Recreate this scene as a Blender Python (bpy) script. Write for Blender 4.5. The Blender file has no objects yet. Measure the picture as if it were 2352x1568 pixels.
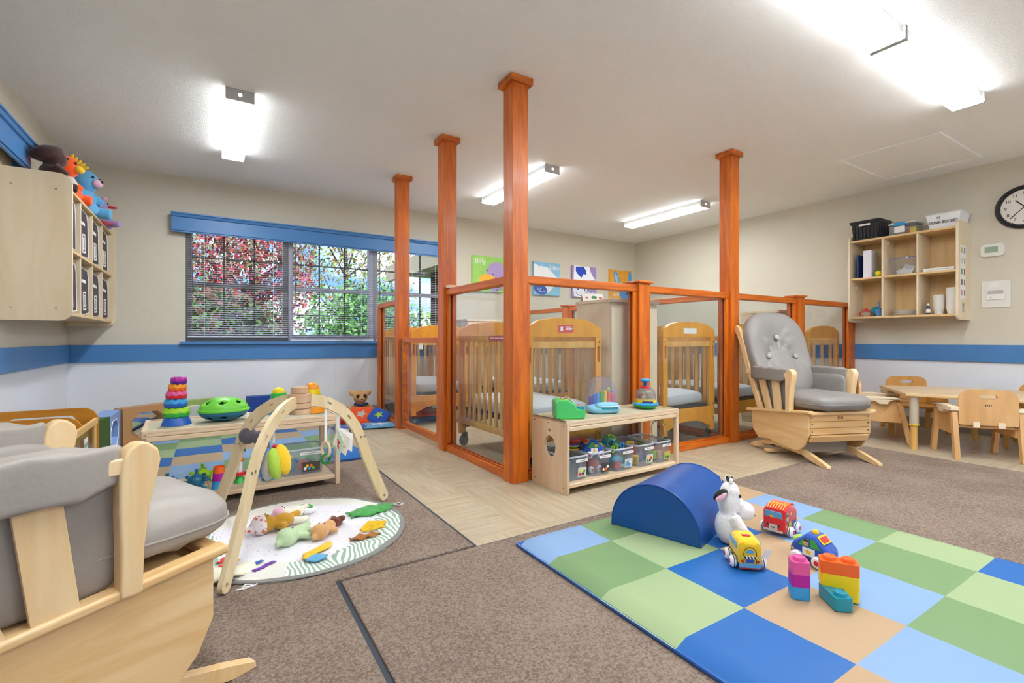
import bpy, math, random
from math import sin, cos, pi, radians, sqrt, atan2, hypot
from mathutils import Vector, Matrix, geometry

S = bpy.context.scene
COL = S.collection
random.seed(7)

# ---------------------------------------------------------------- camera
cd = bpy.data.cameras.new('camera'); cam = bpy.data.objects.new('camera', cd); COL.objects.link(cam)
cam.location = (0, 0, .86); cam.rotation_euler = (radians(90), 0, radians(-32.04))
cd.sensor_width = 36; cd.lens = 36*1104/2352; cd.shift_y = -5/2352; cd.clip_start = .02; cd.clip_end = 300
S.camera = cam
# ---------------------------------------------------------------- world and exposure
w = bpy.data.worlds.new('sky'); S.world = w; w.use_nodes = True
nt = w.node_tree; nt.nodes.clear()
wo = nt.nodes.new('ShaderNodeOutputWorld'); bg = nt.nodes.new('ShaderNodeBackground')
tc = nt.nodes.new('ShaderNodeTexCoord'); mp = nt.nodes.new('ShaderNodeMapping'); mp.inputs['Scale'].default_value = (2.2, 2.2, 6)
no = nt.nodes.new('ShaderNodeTexNoise'); no.inputs['Scale'].default_value = 2.4; no.inputs['Detail'].default_value = 8
cr = nt.nodes.new('ShaderNodeValToRGB')
cr.color_ramp.elements[0].position = .42; cr.color_ramp.elements[0].color = (.16, .38, .85, 1)
cr.color_ramp.elements[1].position = .60; cr.color_ramp.elements[1].color = (.95, .97, 1, 1)
nt.links.new(tc.outputs['Generated'], mp.inputs['Vector']); nt.links.new(mp.outputs[0], no.inputs['Vector'])
nt.links.new(no.outputs['Fac'], cr.inputs['Fac']); nt.links.new(cr.outputs[0], bg.inputs['Color'])
bg.inputs['Strength'].default_value = 1.05
nt.links.new(bg.outputs[0], wo.inputs['Surface'])
S.view_settings.view_transform = 'Standard'; S.view_settings.look = 'None'; S.view_settings.gamma = 1
S.view_settings.exposure = 1.1; S.view_settings.use_curve_mapping = False
S.cycles.transparent_max_bounces = 32
LAMP = 26.0     # brightness of the ceiling light diffusers
sd = bpy.data.lights.new('sun', 'SUN'); sd.energy = 3.2; sd.angle = .02; sun = bpy.data.objects.new('sun', sd)
sun.rotation_euler = (radians(38), radians(-20), 0); COL.objects.link(sun)

# ---------------------------------------------------------------- helpers
def hx(h):
    h = h.lstrip('#'); c = [int(h[i:i+2], 16)/255 for i in (0, 2, 4)]
    return tuple((x/12.92 if x <= .04045 else ((x+.055)/1.055)**2.4) for x in c) + (1,)

MATS = {}
def N(m, t, **k):
    n = m.node_tree.nodes.new(t)
    for a, b in k.items(): n.inputs[a.replace('_', ' ')].default_value = b
    return n
def mat(name, col, rough=.5, metal=0., spec=.5, bump=0., bscale=200., emit=0., var=0., vscale=8., coat=0., sheen=0., sub=0.):
    if name in MATS: return MATS[name]
    m = bpy.data.materials.new(name); m.use_nodes = True; MATS[name] = m
    b = m.node_tree.nodes['Principled BSDF']; L = m.node_tree.links
    c = hx(col) if isinstance(col, str) else col
    b.inputs['Base Color'].default_value = c; b.inputs['Roughness'].default_value = rough
    b.inputs['Metallic'].default_value = metal; b.inputs['Specular IOR Level'].default_value = spec
    b.inputs['Coat Weight'].default_value = coat; b.inputs['Sheen Weight'].default_value = sheen
    if emit: b.inputs['Emission Color'].default_value = c; b.inputs['Emission Strength'].default_value = emit
    if var or bump: t = N(m, 'ShaderNodeTexCoord')
    if var:
        n = N(m, 'ShaderNodeTexNoise', Scale=vscale, Detail=5.); L.new(t.outputs['Object'], n.inputs['Vector'])
        r = N(m, 'ShaderNodeValToRGB'); r.color_ramp.elements[0].position = .3; r.color_ramp.elements[1].position = .7
        r.color_ramp.elements[0].color = tuple(x*(1-var) for x in c[:3])+(1,); r.color_ramp.elements[1].color = tuple(min(1, x*(1+var*.6)) for x in c[:3])+(1,)
        L.new(n.outputs['Fac'], r.inputs['Fac']); L.new(r.outputs[0], b.inputs['Base Color'])
    if bump:
        n = N(m, 'ShaderNodeTexNoise', Scale=bscale, Detail=3.); L.new(t.outputs['Object'], n.inputs['Vector'])
        u = N(m, 'ShaderNodeBump', Strength=bump, Distance=.01); L.new(n.outputs['Fac'], u.inputs['Height']); L.new(u.outputs[0], b.inputs['Normal'])
    return m
def wood(name, a, b_, axis='z', rough=.4, sc=1., coat=.15, cx=9., bands=0.):
    """wood: streaks stretched along one axis of the object"""
    if name in MATS: return MATS[name]
    m = bpy.data.materials.new(name); m.use_nodes = True; MATS[name] = m
    b = m.node_tree.nodes['Principled BSDF']; L = m.node_tree.links
    t = N(m, 'ShaderNodeTexCoord'); mp = N(m, 'ShaderNodeMapping')
    s = {'x': (.9, cx, cx), 'y': (cx, .9, cx), 'z': (cx, cx, .9)}[axis]
    mp.inputs['Scale'].default_value = tuple(q*sc for q in s)
    L.new(t.outputs['Object'], mp.inputs['Vector'])
    n = N(m, 'ShaderNodeTexNoise', Scale=2.2, Detail=7., Roughness=.62, Distortion=.7); L.new(mp.outputs[0], n.inputs['Vector'])
    r = N(m, 'ShaderNodeValToRGB'); r.color_ramp.elements[0].position = .36; r.color_ramp.elements[1].position = .66
    r.color_ramp.elements[0].color = hx(b_); r.color_ramp.elements[1].color = hx(a)
    L.new(n.outputs['Fac'], r.inputs['Fac']); L.new(r.outputs[0], b.inputs['Base Color'])
    b.inputs['Roughness'].default_value = rough; b.inputs['Coat Weight'].default_value = coat; b.inputs['Coat Roughness'].default_value = .15
    return m
def clear(name, tint='ffffff', alpha=.08, rough=.03, ior=1.45, film='ffffff', filmw=0.):
    """clear sheet: transparent with fresnel reflection"""
    if name in MATS: return MATS[name]
    m = bpy.data.materials.new(name); m.use_nodes = True; MATS[name] = m
    nt = m.node_tree; nt.nodes.clear(); L = nt.links
    o = nt.nodes.new('ShaderNodeOutputMaterial'); tr = nt.nodes.new('ShaderNodeBsdfTransparent'); tr.inputs[0].default_value = hx(tint)
    g = nt.nodes.new('ShaderNodeBsdfGlossy'); g.inputs['Roughness'].default_value = rough
    f = nt.nodes.new('ShaderNodeFresnel'); f.inputs[0].default_value = ior
    mx = nt.nodes.new('ShaderNodeMixShader'); ge = nt.nodes.new('ShaderNodeNewGeometry'); sb = nt.nodes.new('ShaderNodeMath'); sb.operation = 'SUBTRACT'; sb.inputs[0].default_value = 1; L.new(ge.outputs['Backfacing'], sb.inputs[1])
    ml = nt.nodes.new('ShaderNodeMath'); ml.operation = 'MULTIPLY'; L.new(f.outputs[0], ml.inputs[0]); L.new(sb.outputs[0], ml.inputs[1]); L.new(ml.outputs[0], mx.inputs[0]); L.new(tr.outputs[0], mx.inputs[1]); L.new(g.outputs[0], mx.inputs[2])
    last = mx
    if filmw:
        d = nt.nodes.new('ShaderNodeBsdfDiffuse'); d.inputs[0].default_value = hx(film)
        m2 = nt.nodes.new('ShaderNodeMixShader'); m2.inputs[0].default_value = filmw; L.new(mx.outputs[0], m2.inputs[1]); L.new(d.outputs[0], m2.inputs[2]); last = m2
    L.new(last.outputs[0], o.inputs[0]); return m

def TM(loc=(0, 0, 0), rot=(0, 0, 0), sc=(1, 1, 1)):
    from mathutils import Euler
    return Matrix.LocRotScale(Vector(loc), Euler(tuple(radians(a) for a in rot)), Vector(sc))
I4 = Matrix.Identity(4)
class MB:
    """collects shapes; build() links them as ONE mesh object"""
    def __init__(s): s.v = []; s.f = []; s.m = []
    def add(s, vs, fs, m=0, T=None):
        o = len(s.v); T = T or I4
        s.v += [tuple(T @ Vector(p)) for p in vs]; s.f += [tuple(i+o for i in f) for f in fs]
        s.m += ([m]*len(fs) if isinstance(m, int) else list(m)); return s
    def box(s, x0, x1, y0, y1, z0, z1, m=0, T=None):
        v = [(x, y, z) for z in (z0, z1) for y in (y0, y1) for x in (x0, x1)]
        return s.add(v, [(0, 2, 3, 1), (4, 5, 7, 6), (0, 1, 5, 4), (2, 6, 7, 3), (0, 4, 6, 2), (1, 3, 7, 5)], m, T)
    def prism(s, out, a0, a1, axis='y', holes=(), m=0, T=None, mside=None):
        """2D outline (with holes) extruded along an axis. y: outline in x,z; x: outline in y,z; z: outline in x,y"""
        loops = [list(out)]+[list(h) for h in holes]
        f3 = {'y': lambda p, a: (p[0], a, p[1]), 'x': lambda p, a: (a, p[0], p[1]), 'z': lambda p, a: (p[0], p[1], a)}[axis]
        tri = geometry.tessellate_polygon([[Vector((p[0], p[1], 0)) for p in l] for l in loops])
        pts = [p for l in loops for p in l]; n = len(pts)
        v = [f3(p, a0) for p in pts]+[f3(p, a1) for p in pts]
        f = [tuple(t) for t in tri]+[tuple(i+n for i in reversed(t)) for t in tri]; ms = [m]*len(f); o = 0
        for l in loops:
            k = len(l)
            for i in range(k): f.append((o+i, o+(i+1) % k, n+o+(i+1) % k, n+o+i)); ms.append(m if mside is None else mside)
            o += k
        return s.add(v, f, ms, T)
    def lathe(s, prof, seg=24, m=0, T=None, wave=None, sy=1., cap=True):
        v = []; f = []; k = len(prof)
        for i in range(seg):
            a = 2*pi*i/seg
            for j, (r, z) in enumerate(prof):
                zz = z+(wave(a, j) if wave else 0); v.append((r*cos(a), r*sin(a)*sy, zz))
        for i in range(seg):
            for j in range(k-1):
                a, b = i*k+j, ((i+1) % seg)*k+j; f.append((a, b, b+1, a+1))
        if cap and prof[0][0] > 1e-4: f.append(tuple(i*k for i in reversed(range(seg))))
        if cap and prof[-1][0] > 1e-4: f.append(tuple(i*k+k-1 for i in range(seg)))
        return s.add(v, f, m, T)
    def cyl(s, r, z0, z1, seg=20, m=0, T=None, r1=None): return s.lathe([(r, z0), (r if r1 is None else r1, z1)], seg, m, T)
    def rod(s, p, q, r, seg=10, m=0, r1=None):
        p = Vector(p); q = Vector(q); d = q-p
        T = Matrix.Translation(p) @ d.to_track_quat('Z', 'Y').to_matrix().to_4x4()
        return s.cyl(r, 0, d.length, seg, m, T, r1)
    def tube(s, pts, r, seg=8, m=0, closed=False, flat=1., T=None):
        pts = [Vector(p) for p in pts]; n = len(pts); rs = r if hasattr(r, '__len__') else [r]*n
        v = []; f = []; up = None
        for i, p in enumerate(pts):
            a = pts[(i-1) % n] if (i or closed) else p; b = pts[(i+1) % n] if (i < n-1 or closed) else p
            t = (b-a).normalized()
            if up is None: up = t.orthogonal().normalized()
            up = (up-t*up.dot(t)).normalized(); w_ = t.cross(up)
            for k in range(seg):
                an = 2*pi*k/seg; v.append(tuple(p+(up*cos(an)*flat+w_*sin(an))*rs[i]))
        for i in range(n if closed else n-1):
            for k in range(seg):
                a = i*seg+k; b = i*seg+(k+1) % seg; c = ((i+1) % n)*seg; f.append((a, b, c+(k+1) % seg, c+k))
        if not closed: f.append(tuple(reversed(range(seg)))); f.append(tuple((n-1)*seg+k for k in range(seg)))
        return s.add(v, f, m, T)
    def ell(s, c, r, rot=(0, 0, 0), seg=18, rings=10, m=0, e=1., T=None, e2=None):
        """ellipsoid; e<1 makes it boxier (superellipsoid)"""
        r = (r, r, r) if not hasattr(r, '__len__') else r; e2 = e if e2 is None else e2
        pw = lambda x, q: math.copysign(abs(x)**q, x)
        v = [(0, 0, -r[2])]; f = []
        for j in range(1, rings):
            b = -pi/2+pi*j/rings
            for i in range(seg):
                a = 2*pi*i/seg; v.append((r[0]*pw(cos(b), e2)*pw(cos(a), e), r[1]*pw(cos(b), e2)*pw(sin(a), e), r[2]*pw(sin(b), e2)))
        v.append((0, 0, r[2])); n = len(v)
        for i in range(seg):
            f.append((0, 1+(i+1) % seg, 1+i)); f.append((n-1, n-1-seg+i, n-1-seg+(i+1) % seg))
            for j in range(rings-2):
                a = 1+j*seg+i; b = 1+j*seg+(i+1) % seg; f.append((a, b, b+seg, a+seg))
        M_ = TM(c, rot); return s.add(v, f, m, (T @ M_) if T else M_)
    def grid(s, fn, nu, nv, m=0, T=None, cu=False):
        """surface fn(u,v) in 0..1"""
        v = [tuple(fn(i/(nu if cu else nu-1), j/(nv-1))) for i in range(nu) for j in range(nv)]; f = []
        for i in range(nu if cu else nu-1):
            for j in range(nv-1):
                a = i*nv+j; b = ((i+1) % nu)*nv+j; f.append((a, b, b+1, a+1))
        return s.add(v, f, m, T)
    def rect(s, x0, x1, z0, z1, y, m=0, T=None):   # flat printed patch with a hair of thickness
        return s.box(x0, x1, y-.0006, y, z0, z1, m, T)
    def build(s, name, mats, parent=None, bevel=0., ang=40, remesh=0., sub=0, seg=2, solid=0., smooth=True):
        me = bpy.data.meshes.new(name); me.from_pydata(s.v, [], s.f)
        for q in (mats if isinstance(mats, (list, tuple)) else [mats]): me.materials.append(q)
        if len(me.materials) > 1: me.polygons.foreach_set('material_index', s.m)
        me.update(); fixn(me)
        if smooth:
            me.polygons.foreach_set('use_smooth', [True]*len(me.polygons)); me.set_sharp_from_angle(angle=radians(ang))
        o = bpy.data.objects.new(name, me); COL.objects.link(o)
        if parent: o.parent = parent
        if solid: q = o.modifiers.new('t', 'SOLIDIFY'); q.thickness = solid; q.offset = 0
        if remesh:
            q = o.modifiers.new('r', 'REMESH'); q.mode = 'VOXEL'; q.voxel_size = remesh; q.use_smooth_shade = True
            q = o.modifiers.new('s', 'SMOOTH'); q.iterations = 4
        if bevel:
            q = o.modifiers.new('b', 'BEVEL'); q.width = bevel; q.segments = seg; q.limit_method = 'ANGLE'; q.angle_limit = radians(35); q.harden_normals = True; q.use_clamp_overlap = True
        if sub: q = o.modifiers.new('u', 'SUBSURF'); q.levels = sub; q.render_levels = sub
        return o
def fixn(me):
    import bmesh
    b = bmesh.new(); b.from_mesh(me); bmesh.ops.recalc_face_normals(b, faces=b.faces); b.to_mesh(me); b.free()
def thing(name, label, cat, loc=(0, 0, 0), rotz=0., group=None, rot=None):
    o = bpy.data.objects.new(name, None); COL.objects.link(o); o.empty_display_size = .05
    o.location = loc; o.rotation_euler = rot or (0, 0, rotz); o['label'] = label; o['category'] = cat
    if group: o['group'] = group
    return o
def tag(o, label, cat, group=None, loc=None, rotz=None, kind=None):
    o['label'] = label; o['category'] = cat
    if group: o['group'] = group
    if kind: o['kind'] = kind
    if loc is not None: o.location = loc
    if rotz is not None: o.rotation_euler = (0, 0, rotz)
    return o
def struct(o, label=None, cat=None):
    o['kind'] = 'structure'
    if label: o['label'] = label; o['category'] = cat
    return o
def dup(root, loc, rotz=None, label=None, rot=None):
    r = root.copy(); COL.objects.link(r); r.location = loc
    if rotz is not None: r.rotation_euler = (0, 0, rotz)
    if rot is not None: r.rotation_euler = rot
    if label: r['label'] = label
    def kids(a, b):
        for ch in [c for c in list(COL.objects) if c.parent == a]:
            c = ch.copy(); COL.objects.link(c); c.parent = b; kids(ch, c)
    kids(root, r); return r
def rr(x0, x1, y0, y1, r, n=6, rs=None):
    """rounded rectangle outline; rs = per-corner radii (x1y1, x0y1, x0y0, x1y0)"""
    rs = rs or (r,)*4; o = []
    for (cx, cy, a0), q in zip(((x1, y1, 0), (x0, y1, 90), (x0, y0, 180), (x1, y0, 270)), rs):
        sx = -1 if cx == x1 else 1; sy = -1 if cy == y1 else 1
        if q <= 0: o.append((cx, cy)); continue
        for k in range(n+1):
            a = radians(a0+90*k/n); o.append((cx+sx*q+q*cos(a), cy+sy*q+q*sin(a)))
    return o
def circ(cx, cy, r, n=24, ry=None): return [(cx+r*cos(2*pi*i/n), cy+(ry or r)*sin(2*pi*i/n)) for i in range(n)]
def text(body, size, m, parent, T, name='lettering', ext=.0006, sx=1., align='CENTER', shear=0.):
    cu = bpy.data.curves.new('t', 'FONT'); cu.body = body; cu.size = size; cu.extrude = ext; cu.align_x = align; cu.align_y = 'CENTER'; cu.shear = shear
    cu.offset = .0
    t = bpy.data.objects.new('t', cu); COL.objects.link(t)
    me = bpy.data.meshes.new_from_object(t); bpy.data.objects.remove(t); bpy.data.curves.remove(cu)
    me.transform(T @ Matrix.Scale(sx, 4, (1, 0, 0))); me.name = name
    me.materials.clear(); me.materials.append(m)
    o = bpy.data.objects.new(name, me); COL.objects.link(o)
    if parent: o.parent = parent
    return o
# ---------------------------------------------------------------- materials
M_beige = mat('beige wall paint', 'd3ccba', .62, bump=.22, bscale=120)
M_white = mat('white wall panel', 'e4e8ef', .45, bump=.06, bscale=60)
M_ceil = mat('white ceiling texture', 'f8f8f6', .9, bump=.5, bscale=170, spec=.2)
M_blue = mat('blue trim paint', '4780bc', .4, bump=.05, bscale=40)
M_lampframe = mat('white lamp metal', 'b9b7b3', .4)
M_diff = mat('lamp diffuser', (.93, .97, 1.0, 1), .5, emit=LAMP); M_diffs = mat('lamp diffuser edge', (.93, .97, 1.0, 1), .5, emit=LAMP*.36)
M_orange = wood('orange stained wood', 'df7410', 'ae4f04', 'z', .42, .9, .1)
M_orangeX = wood('orange stained wood x', 'df7410', 'ae4f04', 'x', .42, .9, .1)
M_orangeY = wood('orange stained wood y', 'df7410', 'ae4f04', 'y', .42, .9, .1)
M_maple = wood('maple', 'f2d3a0', 'e2b678', 'y', .38, .8, .2, 7)
M_mapleZ = wood('maple upright', 'f2d4a4', 'e6bd82', 'z', .38, .8, .2, 7)
M_birch = wood('birch', 'e6cfae', 'd6b793', 'x', .42, .7, .1, 6)
M_birchZ = wood('birch upright', 'e2c8a8', 'd0ae8c', 'z', .42, .7, .1, 6)
M_ply = wood('pale plywood', 'e8d6b0', 'dcc495', 'z', .5, .9, .05, 7)
M_crib = wood('golden crib wood', 'eca830', 'dc921c', 'z', .33, .8, .25, 7)
M_cribL = wood('crib slat wood', 'e6b668', 'd69c46', 'z', .4, .8, .15, 7)
M_cab = wood('maple laminate', 'ecdcc0', 'e4d0ac', 'z', .42, .7, .1, 6)
M_cabY = wood('cubby laminate', 'e4c592', 'd9b47c', 'z', .42, .8, .1, 6)
M_toybox = wood('amber plywood', 'd3922c', 'c07f1f', 'x', .45, .8, .1, 6)
M_edge = mat('pale plywood edge', 'e8cf9a', .5)
M_vinyl = mat('grey vinyl upholstery', '8f8a86', .46, bump=.12, bscale=35, spec=.45)
M_vinyl2 = mat('taupe vinyl upholstery', 'a49d95', .5, bump=.12, bscale=35, spec=.4)
M_metal = mat('steel', 'b8b8b8', .3, metal=1)
M_black = mat('black plastic', '17181a', .4)
M_dark = mat('dark rubber', '2a2a2c', .6)
M_plex = clear('clear acrylic', 'f6f8f8', ior=1.42, film='cdd8de', filmw=.018)
M_pane = clear('window glass', 'f4f7fa', ior=1.25)
M_bin = clear('clear bin plastic', 'eef2f6', ior=1.5, rough=.15, film='f0f4fa', filmw=.09)
M_dome = clear('clear dome plastic', 'f0eef4', ior=1.5, rough=.05, film='c8c4d0', filmw=.16)
M_mirror = mat('mirror', 'e8ecee', .04, metal=1)
M_sheet = mat('white crib sheet', 'dfe1e8', .85, bump=.15, bscale=18)
M_paper = mat('white paper', 'eceae6', .7)
M_ink = mat('ink', '222228', .7)
def plas(n, c, r=.35): return mat(n+' plastic', c, r, spec=.5)
P = {k: plas(k, v) for k, v in dict(red='d8202a', orange='f2661a', yellow='f3d210', green='35b545', lime='9ed81e', blue='1d5fc0', sky='2f9bdc',
     purple='5a1e9a', magenta='b0149a', pink='e0559a', teal='1592a6', white='ececf0', navy='17316a', aqua='86c9e6', amber='f59a16', petrol='1c6a8e', dkgreen='15803a').items()}
F = {k: mat(k+' cloth', v, .85, bump=.25, bscale=90, sheen=.3) for k, v in dict(red='cf2024', orange='f2560f', yellow='eec21a', green='3fa046', lime='a9cf45', blue='1e4fae', sky='5fa9d6',
     purple='6a2ba0', lilac='a997cf', pink='e9b8cb', white='eeecec', cream='e9e2d0', brown='6a3218', dkbrown='3a1c12', tan='d2a068', gold='c8941e', mint='bcd6a8', grey='55525a', ltgrey='c2c0ba', navy='1a2f7a', petal='6a9ad6', black='141416', caramel='a86a26').items()}

# ---------------------------------------------------------------- the room
XL, XR, YB, YF, ZC = -1.065, 5.90, 5.61, -3.0, 2.43
def floor_mat():
    m = bpy.data.materials.new('vinyl floor'); m.use_nodes = True; b = m.node_tree.nodes['Principled BSDF']; L = m.node_tree.links
    t = N(m, 'ShaderNodeTexCoord')
    ns = []
    for sc in ((1.2, 14, 1), (14, 1.2, 1)):
        mp = N(m, 'ShaderNodeMapping'); mp.inputs['Scale'].default_value = sc; L.new(t.outputs['Object'], mp.inputs['Vector'])
        n = N(m, 'ShaderNodeTexNoise', Scale=2.4, Detail=8., Roughness=.65, Distortion=.4); L.new(mp.outputs[0], n.inputs['Vector']); ns.append(n)
    ck = N(m, 'ShaderNodeTexChecker', Scale=1/.61); ck.inputs['Color1'].default_value = (0, 0, 0, 1); ck.inputs['Color2'].default_value = (1, 1, 1, 1)
    mo = N(m, 'ShaderNodeMapping'); mo.inputs['Location'].default_value = (.02, .0, .3); L.new(t.outputs['Object'], mo.inputs['Vector']); L.new(mo.outputs[0], ck.inputs['Vector'])
    mx = N(m, 'ShaderNodeMix'); mx.data_type = 'FLOAT'; L.new(ck.outputs['Fac'], mx.inputs[0]); L.new(ns[0].outputs['Fac'], mx.inputs[2]); L.new(ns[1].outputs['Fac'], mx.inputs[3])
    r = N(m, 'ShaderNodeValToRGB'); e = r.color_ramp.elements; e[0].position = .3; e[1].position = .68
    e[0].color = hx('a69478'); e[1].color = hx('cabda2')
    L.new(mx.outputs[0], r.inputs['Fac']); L.new(r.outputs[0], b.inputs['Base Color']); b.inputs['Roughness'].default_value = .38
    return m
def carpet_mat(name, c1, c2, sc=75.):
    m = bpy.data.materials.new(name); m.use_nodes = True; b = m.node_tree.nodes['Principled BSDF']; L = m.node_tree.links
    t = N(m, 'ShaderNodeTexCoord'); n = N(m, 'ShaderNodeTexNoise', Scale=sc, Detail=4., Roughness=.7); L.new(t.outputs['Object'], n.inputs['Vector'])
    n2 = N(m, 'ShaderNodeTexNoise', Scale=3., Detail=4.); L.new(t.outputs['Object'], n2.inputs['Vector'])
    ad = N(m, 'ShaderNodeMath'); ad.operation = 'MULTIPLY_ADD'; ad.inputs[1].default_value = .28; L.new(n2.outputs['Fac'], ad.inputs[0]); L.new(n.outputs['Fac'], ad.inputs[2])
    r = N(m, 'ShaderNodeValToRGB'); e = r.color_ramp.elements; e[0].position = .5; e[1].position = .74; e[0].color = hx(c2); e[1].color = hx(c1)
    L.new(ad.outputs[0], r.inputs['Fac']); L.new(r.outputs[0], b.inputs['Base Color']); b.inputs['Roughness'].default_value = .95; b.inputs['Specular IOR Level'].default_value = .1
    u = N(m, 'ShaderNodeBump', Strength=.9, Distance=.012); L.new(n.outputs['Fac'], u.inputs['Height']); L.new(u.outputs[0], b.inputs['Normal'])
    return m
M_floor = floor_mat(); M_carp = carpet_mat('brown carpet', 'ad9a8b', '7d6c60', 130); M_carp2 = carpet_mat('light brown carpet', 'ad9a8b', '867565', 130)
struct(MB().box(XL-.2, XR+.2, YF-.2, YB+.2, -.1, 0).build('floor', M_floor))
struct(MB().box(XL-.2, XR+.2, YF-.2, YB+.2, ZC, ZC+.1).build('ceiling', M_ceil))
ZB0, ZB1 = .655, .81
struct(MB().box(XL-.15, XL, YF, YB, ZB0, ZC).box(XL-.15, XL, YF, YB, 0, ZB0, 1).build('wall_left', [M_beige, M_white]))
struct(MB().box(XR, XR+.15, YF, YB, ZB0, ZC).box(XR, XR+.15, YF, YB, 0, ZB0, 1).build('wall_right', [M_beige, M_white]))
struct(MB().box(XL, XR, YF-.15, YF, 2.25, ZC).box(XL, 0, YF-.15, YF, ZB0, 2.25).box(5.3, XR, YF-.15, YF, ZB0, 2.25).box(XL, XR, YF-.15, YF, 0, ZB0, 1).build('wall_front', [M_beige, M_white]))
wf = thing('added_window', 'added wide window, unseen behind the photographer, letting in fill daylight', 'window', (0, YF, 0)); wf['kind'] = 'structure'  # added opening out of view, brings neutral daylight to ceiling and walls
MB().prism(rr(0, 5.3, ZB0, 2.25, 0), -.11, -.03, 'y', [rr(.06+1.325*k, 1.265+1.325*k, ZB0+.06, 2.19, 0) for k in range(4)]).build('frame', mat('grey white window vinyl', 'b4b6c2', .4), wf)
MB().box(.06, 5.24, -.072, -.068, ZB0+.06, 2.19).build('pane', M_pane, wf)
struct(MB().box(-8, 14, -16, YF-.2, -.2, -.1).build('added_patio', mat('pale bounce ground', 'd0cdc6', .9)))  # added pale ground out of view, bounces sunlight up through the added window
WX0, WX1, WZ0, WZ1 = -.21, 2.52, .835, 1.97
struct(MB().box(XL-.15, XR+.15, YB, YB+.15, 0, ZB0, 1).box(XL-.15, WX0, YB, YB+.15, ZB0, ZC).box(WX1, XR+.15, YB, YB+.15, ZB0, ZC)
       .box(WX0, WX1, YB, YB+.15, ZB0, WZ0).box(WX0, WX1, YB, YB+.15, WZ1, ZC).build('wall_back', [M_beige, M_white]))
# blue boards around the room
for i, (a, nm) in enumerate((((XL, XL+.022, YF, YB), 'trim_1'), ((XL+.022, XR-.022, YB-.022, YB), 'trim_2'), ((XR-.022, XR, YF, YB), 'trim_3'))):
    struct(MB().box(a[0], a[1], a[2], a[3], ZB0, ZB1).build(nm, M_blue, bevel=.003))
M_base = mat('grey vinyl base', 'a8a49c', .5)
struct(MB().box(XR-.008, XR, YF, YB, 0, .1).build('baseboard_right', M_base, bevel=.003))
struct(MB().box(XL, XR, YB-.008, YB, 0, .1).build('baseboard_back', M_base, bevel=.003))
struct(MB().box(XL, XL+.008, YF, YB, 0, .1).build('baseboard_left', M_base, bevel=.003))
M_seam = mat('panel seam strip', 'e6e8ee', .4)
struct(MB().box(XL, XL+.012, YB-.012, YB, .1, ZB0).box(1.18, 1.20, YB-.004, YB, .1, ZB0).box(3.6, 3.62, YB-.004, YB, .1, ZB0).build('trim_4', M_seam, bevel=.002))
# ceiling access hatch
ht = thing('ceiling_hatch', 'flat white access hatch with raised rim in the ceiling near the clock wall', 'hatch', (5.14, 1.72, ZC))
MB().prism(rr(-.475, .475, -.36, .36, .001, 1), -.014, -.0005, 'z', [rr(-.43, .43, -.315, .315, .001, 1)]).build('frame', M_ceil, ht, bevel=.004)
MB().box(-.43, .43, -.315, .315, -.006, -.0005).build('panel', M_ceil, ht)
# ---------------------------------------------------------------- ceiling lights
M_cut = mat('bright knockout', 'f4f4f4', .4, emit=.6)
def lamp(loc, rz, label, both=True):
    t = thing('ceiling_light', label, 'ceiling light', loc, rz, 'long white strip lights on the ceiling')
    MB().box(-.07, .07, -.585, .585, -.054, -.0005).box(-.08, .08, -.60, -.585, -.07, -.0005).box(-.08, .08, .585, .60, -.07, -.0005).build('housing', M_lampframe, t, bevel=.002)
    MB().prism(rr(-.08, .08, -.070, -.0545, .0, 3, rs=(0, 0, .010, .010)), -.584, .584, 'y').build('diffuser_edge', M_diffs, t)
    MB().box(-.072, .072, -.58, .58, -.0712, -.0702).build('diffuser', M_diff, t)
    MB().cyl(.012, 0, .002, 16, 0, TM((0, -.60, -.035), (90, 0, 0))).build('knockout', M_cut, t)
    return t
lamp((.155, 4.07, ZC), 0, 'strip light on the ceiling in front of the blinds, left of the tall posts')
lamp((2.61, 4.08, ZC), 0, 'strip light on the ceiling partly hidden behind the nearest tall post')
lamp((4.76, 4.06, ZC), 0, 'strip light on the ceiling near the far right corner of the room')
lamp((3.555, 1.07, ZC), pi/2, 'strip light above the play mat, far one of the end to end pair')
lamp((2.345, 1.07, ZC), pi/2, 'strip light above the play mat, cut off by the top of the photo')
lamp((.155, .9, ZC), 0, 'added unseen strip light on the ceiling above the photographer')  # this lamp and the next two are added, out of view
lamp((1.9, -1.4, ZC), pi/2, 'added unseen strip light at the front of the room behind the photographer on the left')
lamp((4.4, -1.4, ZC), pi/2, 'added unseen strip light at the front of the room behind the photographer on the right')
# ---------------------------------------------------------------- window
M_vin = mat('grey white window vinyl', 'b4b6c2', .4); M_sash = mat('grey window sash', '7d7c7c', .45); M_slat = mat('blind slat', 'd6d8e2', .4); M_munt = mat('dark muntin', '3a3a34', .5)
wn = thing('window_1', 'wide triple window with blinds', 'window', (0, YB, 0)); wn['kind'] = 'structure'
for k in range(3):
    a = WX0+.91*k; b = a+.91
    MB().prism(rr(a, b, WZ0, WZ1, 0), .03, .11, 'y', [rr(a+.05, b-.05, WZ0+.07, 1.385, 0), rr(a+.05, b-.05, 1.425, WZ1-.05, 0)]).build('frame', M_vin if k else M_sash, wn, bevel=.003)
    q = MB().box(a+.05, b-.05, .068, .072, WZ0+.07, 1.385).box(a+.05, b-.05, .068, .072, 1.425, WZ1-.05).build('pane', M_pane, wn)
    mu = MB()
    for xx in (a+.32, a+.59): mu.box(xx-.007, xx+.007, .06, .075, WZ0+.07, WZ1-.05)
    mu.box(a+.05, b-.05, .06, .075, 1.665, 1.68)
    if k: mu.box(a+.05, b-.05, .06, .075, 1.12, 1.133)
    mu.build('muntins', M_munt, wn)
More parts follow.
